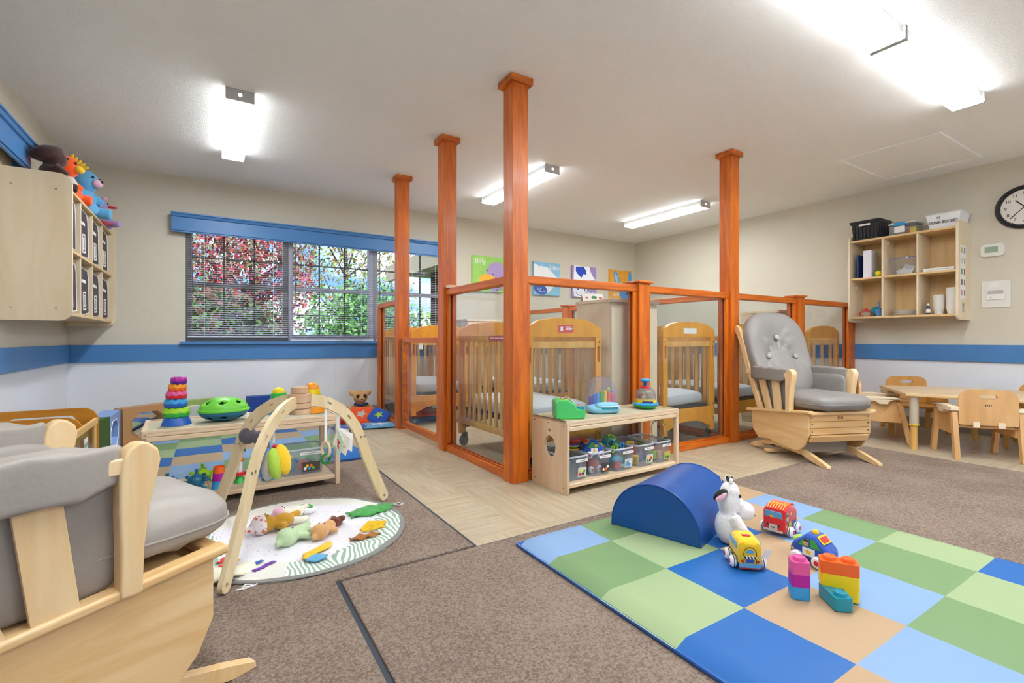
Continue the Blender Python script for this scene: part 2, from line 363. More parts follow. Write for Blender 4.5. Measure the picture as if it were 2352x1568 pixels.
st_ = MB().box(WX0-.045, WX1+.045, -.055, 0, .81, .838).box(WX0, WX1, 0, .03, .82, .836); struct(st_.build('trim_5', M_blue, bevel=.004)).location = (0, YB, 0)
vm = [(-.06, 1.89), (-.075, 1.89), (-.075, 1.905), (-.085, 1.905), (-.085, 2.03), (-.098, 2.035), (-.105, 2.055), (-.115, 2.06), (-.115, 2.072), (0, 2.072), (0, 2.062), (-.072, 2.062), (-.072, 1.905), (-.06, 1.902)]
vm = [(y, z-.012) for y, z in vm]
vs = MB().prism(vm, WX0-.11, WX1+.08, 'x').box(WX0-.11, WX0-.098, -.072, 0, 1.89, 2.05).box(WX1+.068, WX1+.08, -.072, 0, 1.89, 2.05).build('valance', M_blue, bevel=.002)
tag(vs, 'blue painted wooden valance over the blinds of the back window', 'valance', loc=(0, YB, 0))
vs = MB().prism([(-y, z) for y, z in vm], 1.4, 4.25, 'y').box(0, .072, 4.238, 4.25, 1.89, 2.05).build('valance', M_blue, bevel=.002)
tag(vs, 'blue painted wooden valance on the left wall above the cubby with plush toys', 'valance', loc=(XL, 0, .06))
for k, (a, b, z0, lb) in enumerate(((-.195, .69, .885, 'left'), (.715, 1.60, .85, 'middle'), (1.625, 2.51, .85, 'right'))):
    t = thing('window_blind', '%s white mini blind with open slats in the back window' % lb, 'blind', (0, YB, 0), 0, 'mini blinds in the back window')
    mb = MB(); z = 1.90
    while z > z0+.015:
        mb.box(a, b, -.012, .012, -.0007, .0007, 0, TM((0, -.012, z), (9, 0, 0))); z -= .0215
    mb.build('slats', M_slat, t); 
    MB().box(a, b, -.03, .004, 1.90, 1.93).build('head_rail', M_slat, t)
    MB().box(a, b, -.026, .0, z0-.008, z0+.008).build('bottom_rail', M_slat, t, bevel=.003)
    for xx in (a+.14, (a+b)/2, b-.14): MB().box(xx-.0015, xx+.0015, -.027, -.0255, z0, 1.9).build('cord', M_slat, t)
    MB().rod((a+.045, -.036, 1.9), (a+.045, -.036, 1.3), .004, 8).build('wand', M_munt, t)
# ---------------------------------------------------------------- outdoors
M_grass = mat('lawn', '5f7d3c', .95, var=.4, vscale=3)
struct(MB().box(-30, 60, YB+.16, 70, -.5, -.35).build('ground', M_grass))
def tree(name, label, loc, h, r, cols, n=2600, size=.09, trunk=.12, seed=1, z0=.25, sparse=0.):
    rnd = random.Random(seed); t = thing(name, label, 'tree', loc)
    tb = MB().tube([(0, 0, 0), (.05, 0, h*.3), (0, .05, h*.7)], [trunk, trunk*.7, trunk*.3])
    for i in range(9):
        a = rnd.uniform(0, 6.28); z = h*rnd.uniform(.2, .6); q = r*rnd.uniform(.5, .85)
        tb.tube([(0, 0, z), (q*.5*cos(a), q*.5*sin(a), z+h*.12), (q*cos(a), q*sin(a), z+h*.22)], [trunk*.35, trunk*.2, trunk*.08], 6)
    tb.build('trunk', mat('bark', '4a3a2c', .9), t)
    mb = MB()
    for i in range(n):
        while 1:
            p = Vector((rnd.uniform(-1, 1), rnd.uniform(-1, 1), rnd.uniform(-1, 1)))
            if p.length < 1 and (p.length > .45 or rnd.random() < .4): break
        bump_ = 1+.25*sin(p.x*7+seed)*sin(p.z*6+p.y*5)
        c = Vector((p.x*r*bump_, p.y*r*bump_, h*(z0+(1-z0)*.5)+p.z*h*(1-z0)*.5*bump_))
        u = Vector((rnd.gauss(0, 1), rnd.gauss(0, 1), rnd.gauss(0, 1))).normalized(); v_ = u.orthogonal().normalized(); s = size*rnd.uniform(.6, 1.3)
        mi = min(len(cols)-1, int(rnd.random()*len(cols)))
        mb.add([c-u*s, c+v_*s*.5, c+u*s, c-v_*s*.5], [(0, 1, 2, 3)], mi)
    mb.build('crown', [mat('leaf '+c, c, .8) for c in cols], t)
tree('maple_tree', 'red autumn maple tree outside the left blind', (.95, 15.5, -.4), 5.0, 1.75, ['b8323c', 'a83238', '8a4030', '66703a', '7a5a40', '9a4034'], 4200, .08, seed=3)
tree('shade_tree', 'tall thin leaved tree outside the middle blind', (4.3, 18.6, -.4), 7.2, 2.5, ['8f9a44', 'a8a858', '7a8a3c', 'b8804a'], 2600, .10, seed=5)
tree('shade_tree', 'green and bronze tree behind the red maple outside', (-.3, 23, -.4), 7.4, 2.9, ['7a8a3c', '9a9a50', 'a87044'], 2600, .11, seed=8)
tree('round_shrub', 'large round green shrub outside the middle blind', (3.2, 12.0, -.4), 2.6, 1.4, ['5a8a3c', '6a9a44', '4a7a34', '7aa84c'], 5200, .08, z0=.0, seed=9)
tree('round_shrub', 'green shrub outside the right blind', (6.9, 14.2, -.4), 2.6, 1.5, ['5a8a3c', '6a9a44', '85a84c'], 3600, .08, z0=.0, seed=11)
tree('low_shrub', 'dark green low shrub under the red maple outside', (.1, 12.0, -.4), 2.3, 1.5, ['4a6030', '5a6a38', '6a4a34', '7a4a38', '3f5a2c'], 6500, .08, z0=.0, seed=12)
tree('small_conifer', 'small dark conifer outside at the left edge of the blinds', (-2.1, 20, -.4), 2.3, .6, ['2f4a30', '3a5a38'], 1600, .08, z0=0, seed=13)
pr = thing('porch', 'tan porch roof and dark brick pier outside the right blind', 'porch', (0, 0, 0))
MB().box(2.75, 7.5, YB+.2, YB+3.2, 2.05, 2.2).box(2.75, 2.85, YB+.2, YB+3.2, 1.93, 2.05).build('roof', mat('porch soffit', 'b9a888', .8), pr)
MB().box(3.35, 4.6, YB+2.0, YB+2.5, -.35, 2.05).build('pier', mat('dark brick', '4a2f24', .9, var=.3, vscale=20), pr)
# ---------------------------------------------------------------- posts and glazed partitions
def post(loc, zt, label, s=.112, cap=True, tall=True):
    t = thing('wooden_post', label, 'post', loc, 0, 'orange stained posts of the crib enclosure'); h = s/2
    MB().box(-h, h, -h, h, 0, zt).build('shaft', M_orange, t, bevel=.003)
    if tall: MB().box(-h-.022, h+.022, -h-.022, h+.022, zt-.042, zt-.001).build('cap', M_orangeX, t, bevel=.003)
    else: MB().box(-h-.018, h+.018, -h-.018, h+.018, zt-.001, zt+.016).build('cap', M_orangeX, t, bevel=.006)
    return t
CP = .056
post((1.513+CP, 2.41+CP, 0), ZC, 'nearest full height orange post at the corner of the crib enclosure')
post((1.513+CP, 3.41+CP, 0), ZC, 'second full height orange post, between the glass panel and the low gate')
post((1.513+CP, 4.46+CP, 0), ZC, 'farthest full height orange post, on the far side of the low gate')
post((3.651+CP, 2.41+CP, 0), ZC, 'full height orange post directly behind the padded glider on the right')
post((2.575+CP, 2.41+CP, 0), 1.262, 'short capped orange post behind the low toy shelf', tall=False)
post((4.70+CP, 2.41+CP, 0), 1.262, 'short capped orange post right of the glider back', tall=False)
post((3.651+CP, 4.57+CP, 0), 1.262, 'short capped orange post deep inside the crib enclosure', tall=False)
def panel(x0, y0, x1, y1, label, top=1.25, gap=.0, th=.07):
    """glazed panel between two posts: sill, top rail, jambs, clear sheet"""
    L_ = hypot(x1-x0, y1-y0); t = thing('glazed_partition', label, 'partition', (x0, y0, 0), atan2(y1-y0, x1-x0), 'glazed wooden partitions around the cribs')
    h = th/2
    MB().box(.0, L_, -h, h, 0, .05).box(.0, L_, -.018, -.008, .05, .062).box(.0, L_, .008, .018, .05, .062).build('sill', M_orangeX, t, bevel=.006)
    MB().box(-.02, L_+.02, -h, h, top-.05, top).build('top_rail', M_orangeX, t, bevel=.006)
    for x in (0, L_-.03): MB().box(x, x+.03, -.03, -.008, .062, top-.05).box(x, x+.03, .008, .03, .062, top-.05).build('jamb', M_orange, t, bevel=.002)
    MB().box(.004, L_-.004, -.003, .003, .05, top-.045).build('glazing', M_plex, t)
    return t
yc = 2.41+CP; xc = 1.513+CP
panel(xc, 2.41+.112, xc, 3.41, 'partition with clear sheet between the two nearest tall posts')
panel(1.513+.112, yc, 2.575, yc, 'partition with clear sheet behind the low toy shelf, from corner post to short post')
panel(2.575+.112, yc, 3.651, yc, 'partition with clear sheet from short post to the tall post behind the glider')
panel(3.651+.112, yc, 4.70, yc, 'partition with clear sheet right behind the glider back')
panel(4.70+.112, yc, 5.78, yc, 'partition with clear sheet meeting the right wall below the cubby')
panel(xc, 4.46+.112, xc+.03, 5.28, 'partition with clear sheet in the far left corner behind the bear')
panel(3.651+CP, 2.41+.112, 3.651+CP, 4.57, 'inner partition running back from the post behind the glider')
panel(3.651+CP, 4.57+.112, 3.651+CP, YB-.03, 'inner partition reaching the back wall under the pictures')
MB_ = MB().box(-.035, .035, -.035, .035, 0, 1.235); tag(MB_.build('wooden_post', M_orange, bevel=.003), 'slim half post ending the partition in the far left corner', 'post', loc=(1.605, 5.32, 0))
MB_ = MB().box(-.05, .05, -.035, .035, 0, 1.235); tag(MB_.build('wooden_post', M_orange, bevel=.003), 'slim half post ending the partition below the cubby at the right wall', 'post', loc=(5.835, yc, 0))
g = thing('low_gate', 'low orange gate with clear sheet between two tall posts', 'gate', (xc-.01, 3.56, 0), pi/2)
GL = .88
MB().box(0, GL, -.02, .02, .03, .085).box(0, GL, -.02, .02, .83, .875).box(0, .05, -.02, .02, .085, .83).box(GL-.05, GL, -.02, .02, .085, .83).build('frame', M_orangeX, g, bevel=.004)
MB().box(.045, GL-.045, -.003, .003, .08, .835).build('glazing', M_plex, g)
MB().box(GL+.004, GL+.016, -.002, .028, .03, .86).build('hinge', M_metal, g)
MB().rect(.33, .42, .775, .825, .0225, 0, TM()).build('label', M_paper, g)
blk = MB().box(-.045, .045, -.03, .03, 0, .022); tag(blk.build('wood_block', M_birch, bevel=.003), 'small loose wood block lying on the top rail at the second tall post', 'block', loc=(xc, 3.36, 1.2505))
# ---------------------------------------------------------------- gliders
M_btn = mat('grey button', 'a9a6a1', .4)
def cushion(c, r, m_, T=None, e=.45, e2=.7, sag=0., seg=40, rings=20, tuft=()):
    """soft box cushion with optional button tufts; c centre, r half sizes; z is the face"""
    mb = MB().ell((0, 0, 0), r, seg=seg, rings=rings, e=e, e2=e2)
    out = []
    for (x, y, z) in mb.v:
        for (tx, ty, d, q) in tuft:
            rr_ = hypot(x-tx, y-ty)
            if z > 0: z -= d*math.exp(-(rr_/q)**2)
        if sag: z -= sag*max(0, 1-(x/r[0])**2)*max(0, 1-(y/r[1])**2)
        out.append((x, y, z))
    mb.v = [tuple((T or I4) @ (Vector(p)+Vector(c))) for p in out]; return mb
def glider(loc, fwd, label, vin, wood1, woodz):
    t = thing('glider_chair', label, 'glider chair', (loc[0], loc[1], .0125), atan2(fwd[1], fwd[0])-pi/2, 'padded wooden glider chairs')
    for sx in (-1, 1):
        pr_ = [(-.375, 0), (-.375, .012), (-.34, .035), (-.25, .062), (-.16, .085), (0, .092), (.14, .088), (.22, .068), (.31, .04), (.375, .016), (.378, 0), (.32, 0), (.24, .018), (.16, .042), (0, .05), (-.16, .042), (-.25, .018), (-.31, 0)]
        MB().prism(pr_, sx*.20-.015, sx*.20+.015, 'x').build('runner', woodz, t, bevel=.005)
    MB().box(-.185, .185, -.13, .13, .045, .12).build('base_box', mat('grey wood shade', 'a89c86', .6), t, bevel=.003)
    MB().box(-.26, .26, -.16, -.11, 0.0, .02).build('cross_bar', woodz, t, bevel=.004)
    side = [(-.318, .285), (-.30, .15), (-.235, .085), (-.20, .09), (-.12, .1), (-.05, .085), (.03, .075), (.14, .072), (.185, .085), (.225, .13), (.257, .20), (.257, .345)]
    for sx in (-1, 1):
        MB().prism(side, sx*.241-.009, sx*.241+.009, 'x').build('side_panel', wood1, t, bevel=.004)
        MB().box(-.022, .022, -.36, .285, -.011, .011, 0, TM((sx*.246, .0, .326), (5.6, 0, 0))).build('seat_rail', wood1, t, bevel=.008, seg=3)
    MB().box(-.25, .25, .245, .285, .333, .357).build('front_rail', M_birch if 0 else MX_maple, t, bevel=.008, seg=3)
    ap = MB()
    for k in range(3): ap.box(-.232, .232, .243, .26, .198+.045*k, .2415+.045*k)
    ap.build('apron', MX_maple, t, bevel=.003)
    bm_ = MB()
    for k in range(5): bm_.box(-.02+.009*k, -.016+.009*k, .2602, .2612, .300+.004*(k % 2), .322-.003*(k % 3))
    bm_.build('burnt_mark', mat('burnt brown', '6a3a1a', .7), t)
    MB().box(-.225, .225, -.01, .012, 0, .045, 0, TM((0, .238, .15), (-25, 0, 0))).build('lower_apron', MX_maple, t, bevel=.003)
    sc_ = MB()
    for z in (.22, .27, .315):
        for sx in (-1, 1): sc_.cyl(.004, 0, .003, 8, 0, TM((sx*.222, .261, z), (-90, 0, 0)))
    sc_.build('screws', M_dark, t)
    MB().box(-.23, .23, -.30, .23, .315, .33, 0, TM((0, 0, 0), (3, 0, 0))).build('seat_board', wood1, t)
    # back uprights with a curled top
    for sx in (-1, 1):
        c = [(-.20, .30), (-.27, .45), (-.35, .63), (-.405, .78), (-.445, .87), (-.48, .925), (-.51, .945)]
        wd = [.024, .024, .024, .027, .03, .032, .026]
        a = []; b = []
        for i, (y, z) in enumerate(c):
            p = c[max(0, i-1)]; q = c[min(len(c)-1, i+1)]; d = Vector((q[0]-p[0], q[1]-p[1])).normalized(); n = Vector((d.y, -d.x))
            a.append((y+n.x*wd[i], z+n.y*wd[i])); b.append((y-n.x*wd[i], z-n.y*wd[i]))
        tip = [(c[-1][0]+.026*cos(u), c[-1][1]+.026*sin(u)) for u in [radians(g_) for g_ in (100, 140, 180, 215)]]
        MB().prism(a+tip+b[::-1] if 0 else a+b[::-1], sx*.248-.014, sx*.248+.014, 'x').build('back_upright', woodz, t, bevel=.008, seg=3)
        MB().prism([(-.02, .3), (.02, .3)] if 0 else [(.072, .325), (.072, .42), (.070, .50), (.070, .56), (.074, .60), (.085, .625), (.103, .636), (.122, .633), (.137, .618), (.142, .595), (.136, .56), (.122, .50), (.113, .42), (.110, .325)], sx*.252-.021, sx*.252+.021, 'x').build('arm_post', woodz, t, bevel=.014, seg=4)
        MB().box(sx*.252-.016, sx*.252+.016, -.36, .08, .575, .608).build('arm_bar', woodz, t, bevel=.004)
        for (ya, yb) in (((-.234, -.165), (-.145, -.085)), ((-.085, -.015), (-.055, .015))):
            MB().prism([(ya[0], .575), (ya[1], .575), (yb[1], .325), (yb[0], .325)], sx*.252-.008, sx*.252+.008, 'x').build('arm_slat', woodz, t, bevel=.003)
        # arm pad: wrapped roll with the flap hanging inside
        pad = MB().ell((sx*.245, -.118, .590), (.044, .200, .048), e=.85, e2=.22, seg=28, rings=22)
        out = []
        for (x, y, z) in pad.v:
            k = 1-.14*math.exp(-((y-.055)/.02)**2)+.03*sin(y*70)*sin(x*90+z*60); z += .004*sin(y*60+x*40)
            out.append(((x-sx*.245)*k+sx*.245, y, (z-.597)*k+.597))
        pad.v = out
        pad.build('arm_pad', vin, t)
        fl = cushion((0, 0, 0), (.195, .13, .026), 0, T=TM((sx*.210, -.10, .46), (90, 0, 90)), e=.3, e2=.8); fl.build('arm_flap', vin, t)
    th = radians(67)
    T = TM((0, -.325, .74), (113, 0, 0)) @ Matrix.Rotation(pi, 4, 'Y')
    bc = MB().ell((0, 0, 0), (.262, .35, .075), e=.5, e2=.6, seg=72, rings=44); out = []
    tf = [(0, .12, .055, .085), (-.12, -.04, .055, .085), (.12, -.04, .055, .085)]
    for (x, y, z) in bc.v:
        if y > .12: x *= sqrt(max(0, 1-((y-.12)/.24)**2))*.4+.6
        x *= .88+.12*min(1, max(0, (y+.35)/.3))
        if z > 0:
            for tx, ty, d, q in tf:
                dx, dy = x-tx, y-ty; r_ = hypot(dx, dy); z -= d*math.exp(-(r_/q)**1.3)
                an = atan2(dy, dx); z -= .012*math.exp(-((r_-.08)/.06)**2)*(.5+.5*cos(an*8+tx*20))**2
            for (p, q2) in ((0, 1), (0, 2)):
                ax, ay = tf[p][:2]; bx, by = tf[q2][:2]; l2 = (bx-ax)**2+(by-ay)**2; k = ((x-ax)*(bx-ax)+(y-ay)*(by-ay))/l2
                if 0 < k < 1: z -= .018*math.exp(-(hypot(x-ax-k*(bx-ax), y-ay-k*(by-ay))/.014)**2)
        out.append((x, y, z))
    bc.v = [tuple(T @ Vector(p)) for p in out]; bk = bc.build('back_cushion', vin, t)
    for tx, ty, d, q in tf:
        MB().ell((tx, ty, .034), (.021, .021, .010), T=T, seg=16, rings=8).build('button', M_btn, bk)
    sc2 = MB().ell((0, .055, .412), (.226, .285, .062), e=.38, e2=.6, seg=56, rings=22); out = []
    for (x, y, z) in sc2.v:
        z += .0035*sin(x*45+y*23)*sin(y*37-x*12)+(.004*math.sin(y*90+x*30) if abs(x) > .19 else 0); out.append((x, y, z))
    sc2.v = out; st = sc2.build('seat_cushion', vin, t)
    pts = []
    for i in range(60):
        a = 2*pi*i/60; q = .42; f_ = lambda v, e_: math.copysign(abs(v)**e_, v)
        q = .38; pts.append((.2275*f_(cos(a), q), .055+.2865*f_(sin(a), q), .405))
    MB().tube(pts, .0025, 6, closed=True).build('piping', vin, st)
    return t
MX_maple = wood('maple across', 'f2d09a', 'e0ac6a', 'x', .38, .8, .2, 8)
glider((3.75, 1.84), (-.37, -.929), 'grey padded glider chair facing the camera in front of the crib enclosure', M_vinyl, M_maple, M_mapleZ)
glider((-.333, 1.441), (.9058, .4237), 'taupe padded glider chair in the left foreground, cut off by the photo edge', M_vinyl2, M_maple, M_mapleZ)

# ---------------------------------------------------------------- cribs
M_redlab = mat('red warning label', 'd94a5a', .5)
def crib(x0, y0, label, clear_end=False, sticker=None):
    """x0,y0 front left corner; .64 wide, 1.0 long"""
    t = thing('crib', label, 'crib', (x0+.32, y0+.5, 0), 0, 'wooden baby cribs in the glazed enclosure')
    arch = [(-.32, .875), (.32, .875), (.32, .915), (.312, .935), (.29, .952), (.26, .962), (.235, .978), (.19, .99), (.1, 1.0), (0, 1.003), (-.1, 1.0), (-.19, .99), (-.235, .978), (-.26, .962), (-.29, .952), (-.312, .935), (-.32, .915)]
    foot = [(-.27, .30), (.27, .30), (.27, .14), (.22, .15), (.17, .175), (.1, .19), (0, .195), (-.1, .19), (-.17, .175), (-.22, .15), (-.27, .14)]
    for k, y in enumerate((-.48, .48)):
        MB().prism(arch, y-.019, y+.019, 'y').build('head_board', M_crib, t, bevel=.006)
        for sx in (-1, 1):
            MB().prism(rr(sx*.293-.027, sx*.293+.027, .10, .874, 0, 1), y-.019, y+.019, 'y', [rr(sx*.293-.009, sx*.293+.009, .70, .81, .008, 4)]).build('end_upright', M_crib, t, bevel=.004)
        MB().prism(foot, y-.012, y+.012, 'y').build('foot_board', M_crib, t, bevel=.004)
        MB().box(-.266, .266, y-.012, y+.012, .80, .845).build('end_rail', M_cribL, t, bevel=.004)
        if k == 0: MB().box(-.266, .266, y-.003, y+.003, .30, .80).build('clear_end_panel', M_plex, t)
        else:
            m_ = MB()
            for i in range(6): m_.box(-.22+.088*i-.015, -.22+.088*i+.015, y-.009, y+.009, .30, .80)
            m_.build('end_slats', M_cribL, t, bevel=.003)
    for sx in (-1, 1):
        x = sx*.30
        MB().box(x-.013, x+.013, -.461, .461, .845, .89).build('side_top_rail', M_cribL, t, bevel=.005)
        MB().box(x-.013, x+.013, -.461, .461, .185, .235).build('side_bottom_rail', M_cribL, t, bevel=.004)
        m_ = MB()
        for i in range(11): y = -.42+.084*i; m_.box(x-.008, x+.008, y-.016, y+.016, .235, .845)
        m_.build('side_slats', M_cribL, t, bevel=.003)
    MB().box(-.28, .28, -.46, .46, .29, .315).build('mattress_support', M_dark, t)
    mt = MB().ell((0, 0, .37), (.272, .452, .058), e=.22, e2=.35, seg=44, rings=18); mt.v = [(x, y, z+.006*sin(x*30+y*14)*sin(y*19)) for x, y, z in mt.v]
    mt.build('mattress', M_sheet, t)
    for sx in (-1, 1):
        for y in (-.47, .47):
            cs = MB().cyl(.042, -.012, .012, 22, 0, TM((sx*.275, y+.012, .042), (90, 0, 20))).build('castor', M_dark, t)
            MB().box(-.02, .02, -.016, .016, 0, .04, 0, TM((sx*.275, y, .07))).build('fork', M_black, cs, bevel=.003)
            MB().cyl(.012, -.0135, .0135, 12, 0, TM((sx*.275, y+.012, .042), (90, 0, 20))).build('hub', M_metal, cs)
    bo = MB()
    for sx in (-1, 1):
        for z in (.84, .32, .2): bo.cyl(.006, 0, .002, 10, 0, TM((sx*.30, -.499, z), (90, 0, 0)))
    bo.build('bolts', M_dark, t)
    if sticker == 'red':
        s_ = MB().rect(-.065, .065, .905, .955, -.4995).build('warning_label', M_redlab, t)
        MB().rect(-.002, .045, .941, .946, -.5002).rect(-.002, .055, .932, .937, -.5002).rect(-.002, .05, .923, .928, -.5002).rect(-.045, -.025, .915, .945, -.5002).build('label_print', M_paper, s_)
        r2 = MB().box(-.3136, -.313, -.24, .0, .852, .884).build('warning_label', M_redlab, t)
        MB().box(-.3142, -.3136, -.22, -.16, .864, .872).box(-.3142, -.3136, -.15, -.09, .864, .872).box(-.3142, -.3136, -.08, -.02, .864, .872).build('label_print', M_paper, r2)
    elif sticker == 'white':
        MB().rect(-.08, .08, .905, .95, -.4995).build('label', M_paper, t)
    return t
crib(1.70, 2.545, 'crib behind the nearest tall post, with red labels and a clear end', True, 'red')
crib(2.97, 2.535, 'golden crib with a blank white label, left of the post behind the glider', False, 'white')
crib(1.665, 4.53, 'crib in the far left corner of the enclosure under the blinds')
crib(2.62, 3.98, 'crib deep in the enclosure, seen through the clear end of the red labelled crib')
crib(3.86, 2.60, 'crib behind the padded glider, mostly hidden by its backrest')
crib(5.17, 2.55, 'crib in the right corner of the enclosure below the wall cubby')

# ---------------------------------------------------------------- cabinets in the enclosure
def cabinet(x0, x1, y0, y1, h, label):
    t = thing('tall_cabinet', label, 'cabinet', ((x0+x1)/2, (y0+y1)/2, 0)); a = (x1-x0)/2; b = (y1-y0)/2
    MB().box(-a, a, -b+.02, b, .06, h-.025).box(-a+.02, a-.02, -b+.05, b, 0, .06).build('body', M_cab, t, bevel=.002)
    MB().box(-a-.012, a+.012, -b-.012, b, h-.025, h).build('top_board', M_cab, t, bevel=.003)
    for s_ in (-1, 1):
        d = MB().box(min(0, s_*a)+.002, max(0, s_*a)-.002, -b, -b+.019, .065, h-.045).build('door', M_cab, t, bevel=.002)
        MB().tube([(s_*.03, -b, .62), (s_*.03, -b-.03, .63), (s_*.03, -b-.03, .71), (s_*.03, -b, .72)], .005, 8).build('handle', M_metal, d)
    return t
cabinet(2.45, 2.93, 2.56, 2.95, 1.156, 'tall pale maple cabinet between the two front cribs')
cabinet(4.74, 5.14, 2.62, 3.02, 1.15, 'tall pale maple cabinet half hidden behind the glider back')
dr = thing('dresser', 'pale maple chest of drawers against the back wall, seen through the glass and slats', 'dresser', (2.78, 5.32, 0))
MB().box(-.22, .22, -.235, .24, .05, 1.075).build('body', M_cab, dr, bevel=.002); MB().box(-.235, .235, -.255, .245, 1.075, 1.10).build('top_board', M_cab, dr, bevel=.003)
for k in range(4):
    d = MB().box(-.215, .215, -.25, -.236, .07+.25*k, .312+.25*k).build('drawer', M_cab, dr, bevel=.002)
    for sx in (-1, 1): MB().cyl(.014, 0, .022, 14, 0, TM((sx*.035, -.25, .23+.25*k), (90, 0, 0))).build('knob', M_paper, d)
cs = thing('paper_card', 'folded white picture card standing on top of the tall cabinet between the cribs', 'card', (2.53, 2.86, 1.157), radians(-15))
MB().prism([(-.03, 0), (0, .06), (.03, 0), (.028, 0), (0, .056), (-.028, 0)], -.09, .09, 'x').build('card', M_paper, cs)
MB().ell((0.01, -.017, .03), (.025, .002, .014), rot=(-27, 0, 0)).build('picture', P['dkgreen'], cs); MB().ell((-.05, -.017, .027), (.02, .002, .008), rot=(-27, 0, 25)).ell((.065, -.017, .027), (.018, .002, .007), rot=(-27, 0, 0)).build('picture', P['red'], cs)
# toys beyond the second row of cribs
gt = thing('ride_on_toy', 'green toy seat with yellow wheels beyond the second row of cribs', 'toy', (5.2, 4.35, 0), radians(30))
MB().prism(rr(-.16, .16, .3, .72, .1), -.03, .03, 'y').build('backrest', P['dkgreen'], gt, bevel=.01)
MB().ell((0, .05, .3), (.2, .18, .07), e=.5).build('seat', P['green'], gt)
for sx in (-1, 1): MB().cyl(.12, -.03, .03, 24, 0, TM((sx*.2, 0, .13), (0, 90, 0))).build('wheel', P['yellow'], gt)
gt = thing('activity_table', 'toddler activity table with yellow, red and green pieces at the far right wall', 'toy', (5.0, 5.1, 0))
MB().cyl(.22, .38, .42, 28).build('top', P['lime'], gt, bevel=.008)
for k in range(3): MB().rod((.15*cos(k*2.1), .15*sin(k*2.1), 0), (.13*cos(k*2.1), .13*sin(k*2.1), .385), .025).build('leg', P['yellow'], gt)
MB().ell((-.08, 0, .47), .055).build('ball', P['red'], gt); MB().ell((.08, .03, .46), .045).build('ball', P['sky'], gt); MB().cyl(.03, .42, .52, 16, 0, TM((.02, -.12, 0))).build('peg', P['orange'], gt)

# ---------------------------------------------------------------- low toy shelves
M_shmat = mat('olive grey shelf mat', 'bdb69c', .8, bump=.3, bscale=260, var=.12, vscale=90)
def shelf(loc, rz, L_, D_, label, solid):
    t = thing('toy_shelf', label, 'shelf', (loc[0], loc[1], 0 if solid else .0125), rz, 'low open toy shelves')
    H_ = .405
    if solid:
        MB().prism(rr(0, D_, 0, H_, .012), 0, .018, 'x', [circ(D_*.47, .245, .052, 28, .062)]).build('end_panel', M_birchZ, t, bevel=.003)
        lg = MB()
        for k in range(4): lg.box(-.0006, 0, D_*.47-.012+.007*k, D_*.47-.009+.007*k, .328+.004*(k % 2), .346)
        lg.build('burnt_mark', M_ink, t); sc_ = MB()
        for y in (.03, D_-.03, D_/2):
            for z in (.035, H_-.025): sc_.cyl(.0035, 0, .001, 8, 0, TM((0, y, z), (0, -90, 0)))
        sc_.build('screws', M_dark, t)
    else:
        for y in (.014, D_-.014): MB().box(0, .028, y-.014, y+.014, 0, H_-.004).build('corner_post', M_birchZ, t, bevel=.006)
        MB().prism(rr(.028, D_-.028, .065, H_-.03, 0), .010, .016, 'x', [circ(D_*.5, .24, .055, 24, .065)]).build('clear_end_panel', M_plex, t)
        MB().tube([(.013, D_*.5+.055*cos(a), .24+.065*sin(a)) for a in [2*pi*i/28 for i in range(28)]], .004, 6, closed=True).build('ring', M_birch, t)
    for y in (.014, D_-.014): MB().box(L_-.028, L_, y-.014, y+.014, 0, H_-.004).build('corner_post', M_birchZ, t, bevel=.006)
    MB().prism(rr(.028, D_-.028, .065, H_-.03, 0), L_-.016, L_-.010, 'x', [circ(D_*.5, .24, .055, 24, .065)]).build('clear_end_panel', M_plex, t)
    MB().tube([(L_-.013, D_*.5+.055*cos(a), .24+.065*sin(a)) for a in [2*pi*i/28 for i in range(28)]], .004, 6, closed=True).build('ring', M_birch, t)
    x0 = .018 if solid else .0
    MB().box(x0, L_, 0, D_, H_-.03, H_-.012).build('top_board', M_birch, t, bevel=.005)
    MB().prism(rr(0, L_, 0, D_, .012), H_-.0118, H_, 'z', [rr(.02, L_-.02, .02, D_-.02, .004)]).build('top_rim', M_birch, t, bevel=.003)
    MB().box(.02, L_-.02, .02, D_-.02, H_-.0118, H_-.006).build('top_mat', M_shmat, t)
    MB().box(x0+.001, L_-(.0 if 0 else .001), 0, .022, H_-.055, H_-.0305).box(x0+.001, L_-.001, D_-.022, D_, H_-.055, H_-.0305).build('front_rail', M_birch, t, bevel=.005)
    MB().box(x0+.029 if not solid else x0, L_-.029, .002, D_-.002, .035, .06).build('lower_board', M_birch, t, bevel=.006)
    MB().box(x0+.03, L_-.03, D_-.008, D_-.002, .062, H_-.056).build('clear_back_panel', M_plex, t)
    return t
SR = (1.655, 2.075); SRa = radians(1.0)
shelf(SR, SRa, .95, .332, 'low birch toy shelf with a round cut-out in its solid end, beside the corner post', True)
SLx = (-.285, 2.885); SLa = radians(2.6)
shelf(SLx, SLa, .93, .41, 'low birch toy shelf with clear ends standing on the left carpet', False)
def onR(x, y): return (SR[0]+x*cos(SRa)-y*sin(SRa), SR[1]+x*sin(SRa)+y*cos(SRa))
def onL(x, y): return (SLx[0]+x*cos(SLa)-y*sin(SLa), SLx[1]+x*sin(SLa)+y*cos(SLa))

